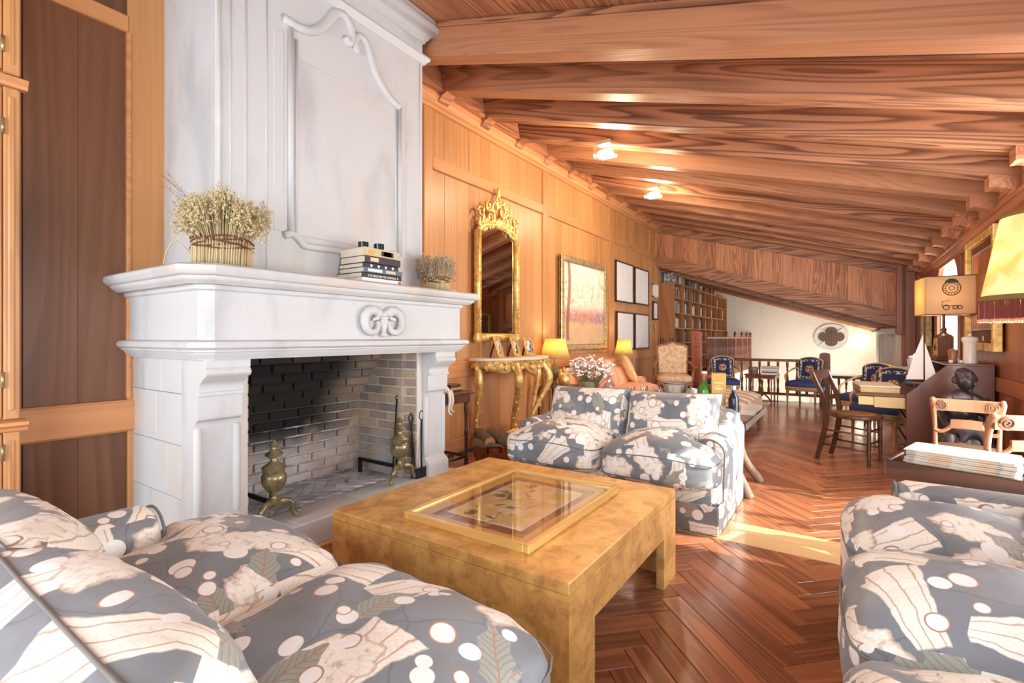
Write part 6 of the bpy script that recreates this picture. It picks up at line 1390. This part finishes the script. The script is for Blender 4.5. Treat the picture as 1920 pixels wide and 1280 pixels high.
# ------------------------------------------------------------ bronze figure on a plinth
stt = thing('bronze_statue', 'dark bronze statue of a seated woman with an animal in her lap', 'statue', (.76, 5.12, .170), .0); stt.scale = (1.02, .95, 1.1)
def skin_fig(name, verts, edges, radii, mat, parent, sub=2):
    me = bpy.data.meshes.new(name); me.from_pydata(verts, edges, []); o = bpy.data.objects.new(name, me); C.objects.link(o)
    bm = bmesh.new(); bm.from_mesh(me); lay = bm.verts.layers.skin.verify()
    for v in bm.verts: r = radii[v.index]; v[lay].radius = (r, r) if not isinstance(r, tuple) else r; v[lay].use_root = v.index == 0
    bm.to_mesh(me); bm.free()
    o.modifiers.new('skin', 'SKIN'); s_ = o.modifiers.new('sub', 'SUBSURF'); s_.levels = sub; s_.render_levels = sub
    dg = bpy.context.evaluated_depsgraph_get(); m2 = bpy.data.meshes.new_from_object(o.evaluated_get(dg)); bpy.data.objects.remove(o)
    m2.materials.clear(); m2.materials.append(mat); shade(m2); q = bpy.data.objects.new(name, m2); C.objects.link(q); q.parent = parent; return q
# faces the camera (-y), legs forward, arms gathering the animal
VV = [(0, .05, .22), (0, .05, .31), (0, .04, .41), (0, .03, .475), (.008, .01, .52),
      (-.095, .02, .45), (-.14, -.01, .35), (-.115, -.12, .28), (-.03, -.165, .27),
      (.095, .02, .45), (.145, -.01, .35), (.125, -.12, .27), (.055, -.17, .25),
      (-.07, -.06, .22), (-.095, -.17, .215), (-.09, -.18, .11), (-.085, -.19, .03), (-.09, -.24, .02),
      (.07, -.06, .22), (.095, -.17, .205), (.09, -.17, .11), (.085, -.18, .03), (.09, -.23, .02)]
EE = [(0,1),(1,2),(2,3),(3,4),(3,5),(5,6),(6,7),(7,8),(3,9),(9,10),(10,11),(11,12),(0,13),(13,14),(14,15),(15,16),(16,17),(0,18),(18,19),(19,20),(20,21),(21,22)]
RR = [(.10, .085), (.085, .07), (.095, .07), (.06, .05), .03, .042, .036, .028, .02, .042, .036, .028, .02, .065, .055, .045, .035, .024, .065, .055, .045, .035, .024]
skin_fig('body', VV, EE, RR, m_bronze, stt)
hd = ob('head', blob(.048, .058, .066, 14, 2.3, fn=lambda X, Y, Z, x, y, z: (X*(1-.22*max(0, -z)), Y*(1-.12*max(0, -z))-.006*max(0, -y)*max(0, -z), Z)), m_bronze, stt, True, loc=(.02, -.012, .585), rotz=(.22, .1, .85))
ob('hair', mv(blob(.056, .058, .054, 16, 2.2, 0, .014, 3, wf=26), 0, .018, .022), m_bronze, hd, True); ob('bun', mv(blob(.028, .03, .03, 8, 2.2, 0, .008, 5, wf=34), 0, .066, -.012), m_bronze, hd, True)
for k in range(7): ob('hair_lock', tube([(s_*.0+(-.045+.015*k)*(1+.1*q), -.046+.022*q*5*.9, .03+.05*math.sin(min(1, q*1.05)*PI*.62)-.012*abs(k-3)/3) for q in [i/8 for i in range(9)] for s_ in (1,)], .0065, 6), m_bronze, hd, True)
ob('nose', mv(rot(blob(.008, .014, .02, 5, 2.2), -.35, 'X'), 0, -.058, -.006), m_bronze, hd, True)
for zz in (-.032, -.041): ob('lip', mv(blob(.014, .007, .005, 5, 2.2), 0, -.05, zz), m_bronze, hd, True)
ob('chin', mv(blob(.016, .014, .012, 5, 2.2), 0, -.044, -.058), m_bronze, hd, True); ob('brow', mv(blob(.036, .012, .007, 6, 2.4), 0, -.046, .016), m_bronze, hd, True)
for s in (-1, 1): ob('eye', mv(blob(.010, .006, .006, 5, 2), s*.02, -.049, .004), m_bronze, hd, True); ob('ear', mv(blob(.006, .012, .016, 5, 2.2), s*.047, .004, -.006), m_bronze, hd, True)
for side, (hx_, hy_, hz_) in enumerate(((-.03, -.165, .27), (.055, -.17, .25))):
    s = 1 if side == 0 else -1
    h_ = ob('hand', mv(blob(.022, .013, .026, 6, 2.6), hx_+s*.014, hy_-.012, hz_), m_bronze, stt, True)
    for k in range(4): ob('finger', tube([(hx_+s*.03, hy_-.016, hz_+.018-.011*k), (hx_+s*(.05-.003*abs(k-1)), hy_-.026, hz_+.016-.011*k), (hx_+s*(.064-.004*abs(k-1)), hy_-.02, hz_+.012-.011*k)], [.006, .0055, .004], 7), m_bronze, h_, True)
    ob('thumb', tube([(hx_+s*.01, hy_-.014, hz_+.024), (hx_+s*.026, hy_-.022, hz_+.036), (hx_+s*.04, hy_-.02, hz_+.038)], [.0065, .006, .0045], 7), m_bronze, h_, True)
def fold(X, Y, Z, x, y, z):
    a = math.atan2(y, x); k = .07*(1-.6*max(0, z)); return X*(1+k*math.sin(a*10+Z*14)), Y*(1+k*math.sin(a*10+Z*14)), Z
ob('skirt', blob(.165, .16, .115, 24, 3.2, fn=fold, wr=.012, seed=4, wf=12), m_bronze, stt, True, loc=(0, -.07, .115)); ob('seat_rock', blob(.16, .13, .11, 8, 4, 0, .02, 8), m_bronze, stt, True, loc=(0, .07, .11))
ob('bodice', blob(.108, .072, .085, 18, 2.8, fn=lambda X, Y, Z, x, y, z: (X*(1-.16*max(0, -z)), Y-.012*max(0, -y)*math.cos(x*3.2), Z), wr=.008, seed=7, wf=24), m_bronze, stt, True, loc=(0, .022, .385))
for s in (-1, 1): ob('sleeve', blob(.046, .046, .062, 12, 2.3, 0, .012, s*3, wf=30), m_bronze, stt, True, loc=(s*.122, .0, .405))
ob('collar', tube([(.085*math.cos(a), .03-.075*math.sin(a), .462-.055*math.sin(a)) for a in [PI*i/16 for i in range(17)]], .009, 6), m_bronze, stt, True)
ob('neck_fold', tube([(.072*math.cos(a), .028-.07*math.sin(a), .468-.045*math.sin(a)) for a in [PI*i/16 for i in range(17)]], .006, 6), m_bronze, stt, True)
an = [(0, 0, 0), (.07, 0, .01), (.13, 0, .02), (.165, 0, .06), (.20, 0, .075), (.12, -.02, -.05), (.125, -.03, -.10), (.0, -.02, -.05), (-.02, -.03, -.09), (-.05, 0, .0), (-.09, .01, -.04)]
am = skin_fig('animal', [(x*.85+-.02, y-.19, z+.26) for x, y, z in an], [(0,1),(1,2),(2,3),(3,4),(2,5),(5,6),(0,7),(7,8),(0,9),(9,10)], [.055, .055, .05, .036, .022, .024, .016, .028, .018, .04, .012], m_bronze, stt)
for s in (-1, 1): ob('animal_ear', mv(blob(.008, .008, .02, 4, 2.2), .115, -.19+s*.02, .345), m_bronze, am, True)
pz = thing('plinth', 'low dark wooden plinth under the bronze statue', 'plinth', (.76, 5.07, 0)); ob('block', box(-.22, .22, -.24, .22, .0, .145, .004), m_walx, pz); ob('moulding', box(-.23, .23, -.25, .23, .143, .16, .004), m_walz, pz)
# ------------------------------------------------------------ low chest with stacked newspapers
bxz = .49
mg = thing('low_table', 'dark wooden tray-top low table stacked with newspapers behind the right sofa', 'table', (.16, 2.95, 0), -.30)
LW, LD = .48, .28
ob('tray_side', box(0, LW, 0, .018, bxz, bxz+.075, .004), m_walx, mg); ob('tray_side', box(0, LW, LD-.018, LD, bxz, bxz+.075, .004), m_walx, mg); ob('tray_side', box(0, .018, .018, LD-.018, bxz, bxz+.075, .004), m_walx, mg); ob('tray_side', box(LW-.018, LW, .018, LD-.018, bxz, bxz+.075, .004), m_walx, mg)
ob('tray_floor', box(.0, LW, 0, LD, bxz-.012, bxz+.005), m_maho, mg)
for x in (.26, LW-.06):
    for y in (.06, LD-.05): ob('leg', box(x-.02, x+.02, y-.02, y+.02, 0, bxz-.02, .004), m_walz, mg)
def news_mat():
    t = NT('newsprint'); u = t.obj(); x, y, z = t.sep(u); n = t.noise(u, 60, 3, .7); b = t.nd('ShaderNodeTexVoronoi', {'Vector': t.vm('MULTIPLY', u, (1, 1, 0)), 'Scale': 11.0, 'Randomness': .8}, distance='CHEBYCHEV').outputs['Color']
    ln = t.ma('MULTIPLY', t.ss(t.ma('SINE', t.ma('MULTIPLY', y, 900.0)), .0, .6), t.ss(n, .45, .55)); k = t.sep(b)
    c = t.mix(t.ma('MULTIPLY', t.ma('MULTIPLY', ln, t.ma('GREATER_THAN', k[0], .45)), .35), S(216,208,192), S(100,94,88)); c = t.mix(t.ma('MULTIPLY', t.ma('GREATER_THAN', k[1], .8), .35), c, S(214,150,90)); c = t.mix(t.ma('MULTIPLY', t.ma('GREATER_THAN', k[2], .82), .5), c, S(150,150,152)); t.col(c); return t.set(.85)
m_news = news_mat(); rr = random.Random(3)
a0 = -.30; nz = bxz+.006
for i in range(16):
    hh = rr.uniform(.006, .0095); dx, dy = rr.uniform(-.006, .006), rr.uniform(-.006, .006)
    lab, gp = '%s newspaper of the stack on the low table' % ['bottom', 'second from bottom', 'third from bottom', 'fourth from bottom', 'fifth from bottom', 'sixth from bottom', 'seventh from bottom', 'eighth from bottom', 'eighth from top', 'seventh from top', 'sixth from top', 'fifth from top', 'fourth from top', 'third from top', 'second from top', 'topmost'][i], 'newspapers on the low table'
    o = tag(ob('newspaper', box(-.185, .185, -.115, .115, 0, hh-.0008, .002), m_news, None, loc=(.16+math.cos(a0)*.255-math.sin(a0)*.14+dx, 2.95+math.sin(a0)*.255+math.cos(a0)*.14+dy, nz), rotz=a0+rr.uniform(-.02, .02)), lab, 'newspaper', gp); nz += hh
# ------------------------------------------------------------ big fringed floor lamp and white-topped table
def parch():
    t = NT('parchment_shade'); n = t.noise(t.obj(), 7, 5, .6, .5); c = t.mix(t.ss(n, .35, .65), S(234,208,150), S(246,232,196)); d = t.nd('ShaderNodeBsdfDiffuse', {'Color': c}); tl = t.nd('ShaderNodeBsdfTranslucent', {'Color': c}); mx_ = t.nd('ShaderNodeMixShader', {0: .5, 1: d.outputs[0], 2: tl.outputs[0]}); t.t.links.new(mx_.outputs[0], t.out.inputs[0]); return t.m
rt = thing('round_table', 'round table with white cloth at the right edge behind the sofa arm', 'table', (.78, 3.25, 0)); ob('tabletop', lathe([(0, .52), (.175, .52), (.175, .545), (0, .545)], 28), m_walx, rt, 40); ob('pedestal', lathe([(.14, 0), (.13, .03), (.03, .06), (.025, .4), (.06, .52)], 16), m_walz, rt, 50)
tag(ob('white_cloth', lathe([(.19, .40), (.185, .5), (.18, .549), (0, .551)], 40, (0, .52, 12, .05)), plain('white_linen', S(244,242,238), .9, var=.03), None, True, loc=(.78, 3.25, 0)), 'white linen cloth on the round table at right edge', 'tablecloth')
fl3 = thing('fringed_lamp', 'tall lamp with parchment shade and burgundy fringe at upper right', 'lamp', (.78, 3.25, 0))
ob('foot', lathe([(.0, .552), (.09, .552), (.09, .57), (.05, .59), (.07, .7), (.05, .85), (.02, .9), (.016, 1.45), (0, 1.46)], 20), m_walz, fl3, 50); ob('lamp_shade', lathe_open([(.232, 1.33), (.162, 1.72)], 40), parch(), fl3, True)
ob('shade_braid', lathe_open([(.237, 1.315), (.235, 1.345)], 40), plain('olive_braid', S(140,112,60), .8), fl3, True); ob('top_braid', lathe_open([(.166, 1.71), (.165, 1.725)], 40), plain('olive_braid', S(140,112,60), .8), fl3, True)
V_, W_2 = [], []
rr = random.Random(6)
for i in range(400):
    a = 2*PI*i/400; r_ = .238+rr.uniform(-.003, .003); z_ = 1.235+rr.uniform(-.003, .003); V_.append(tube([(r_*math.cos(a), r_*math.sin(a), 1.32), (r_*math.cos(a), r_*math.sin(a), z_)], .0022, 4)); W_2.append(tube([(r_*math.cos(a), r_*math.sin(a), z_), (r_*math.cos(a), r_*math.sin(a), z_-.012)], .003, 4))
ob('fringe', join(*V_), plain('burgundy_fringe', S(126,58,48), .8, rv=.3), fl3, kind='stuff'); ob('fringe_tips', join(*W_2), plain('salmon_tips', S(226,160,128), .8), fl3, kind='stuff')
p = point('lamp_light', (0, 0, 1.5), 1.6, WARM, .05); p.parent = fl3
# ------------------------------------------------------------ pictures on the right wall
pr = thing('gold_frame', 'deep gold framed dark panel behind the fringed lampshade', 'picture', (1.04, 5.95, 1.03)); a, b = .56, 1.03
for q in ((-a, -a+.07, 0, b), (a-.07, a, 0, b), (-a+.07, a-.07, 0, .07), (-a+.07, a-.07, b-.07, b)): ob('frame_rail', box(-.06, .0, *q, .006), m_gilt, pr)
ob('mount', box(-.02, 0, -a+.06, a-.06, .06, b-.06), plain('maroon_mount', S(86,42,34), .6), pr); ob('inner_panel', box(-.03, -.015, -a+.2, a-.2, .2, b-.16, .003), m_oakr, pr); ob('inner_slip', join(box(-.034, -.02, -a+.18, -a+.2, .18, b-.14), box(-.034, -.02, a-.2, a-.18, .18, b-.14), box(-.034, -.02, -a+.2, a-.2, .18, .2), box(-.034, -.02, -a+.2, a-.2, b-.16, b-.14)), plain('grey_slip', S(150,140,132), .6), pr); ob('small_tag', box(-.0215, -.0195, -.02, .02, .09, .13), m_white, pr)
p2 = thing('gold_frame', 'narrow gold framed picture seen edge-on near the far right corner', 'picture', (1.04, 9.5, 1.02)); a, b = .33, .72
for q in ((-a, -a+.06, 0, b), (a-.06, a, 0, b), (-a+.06, a-.06, 0, .06), (-a+.06, a-.06, b-.06, b)): ob('frame_rail', box(-.07, .0, *q, .006), m_pg, p2)
ob('picture_panel', box(-.03, 0, -a+.05, a-.05, .05, b-.05), photo('dark_picture', S(120,104,86), S(70,62,56)), p2)
# low cabinet with pots beyond the secretaire
lc2 = thing('low_cabinet', 'low cabinet with blue cloth and pots at the far right', 'cabinet', (.80, 8.6, 0)); ob('body', box(-.2, .2, -.5, .5, .03, .72, .006), m_redw, lc2); ob('plinth', box(-.19, .19, -.49, .49, 0, .03), m_walx, lc2); ob('blue_runner', box(-.22, .21, -.52, .4, .72, .735, .004), plain('blue_cloth', S(110,136,150), .8, var=.3), lc2); ob('door', box(-.206, -.198, -.46, -.02, .08, .68, .003), m_redw, lc2); ob('door', box(-.206, -.198, .02, .46, .08, .68, .003), m_redw, lc2)
for i, (y, lab, s_) in enumerate(((8.5, 'white lidded pot on the low cabinet, larger of two', 1.0), (8.9, 'small pale bowl on the low cabinet beside the lidded pot', .7))):
    t = thing('ceramic_pot', lab, 'pot', (.78, y, .735)); ob('body', lathe([(0, 0), (.05*s_, 0), (.065*s_, .12*s_), (.07*s_, .15*s_), (.06*s_, .15*s_), (0, .14*s_)], 18), m_cer, t, 40)
    if i == 0: ob('lid', lathe([(.07, .15), (.05, .165), (.015, .17), (.015, .19), (0, .195)], 18), m_cer, t, 40)
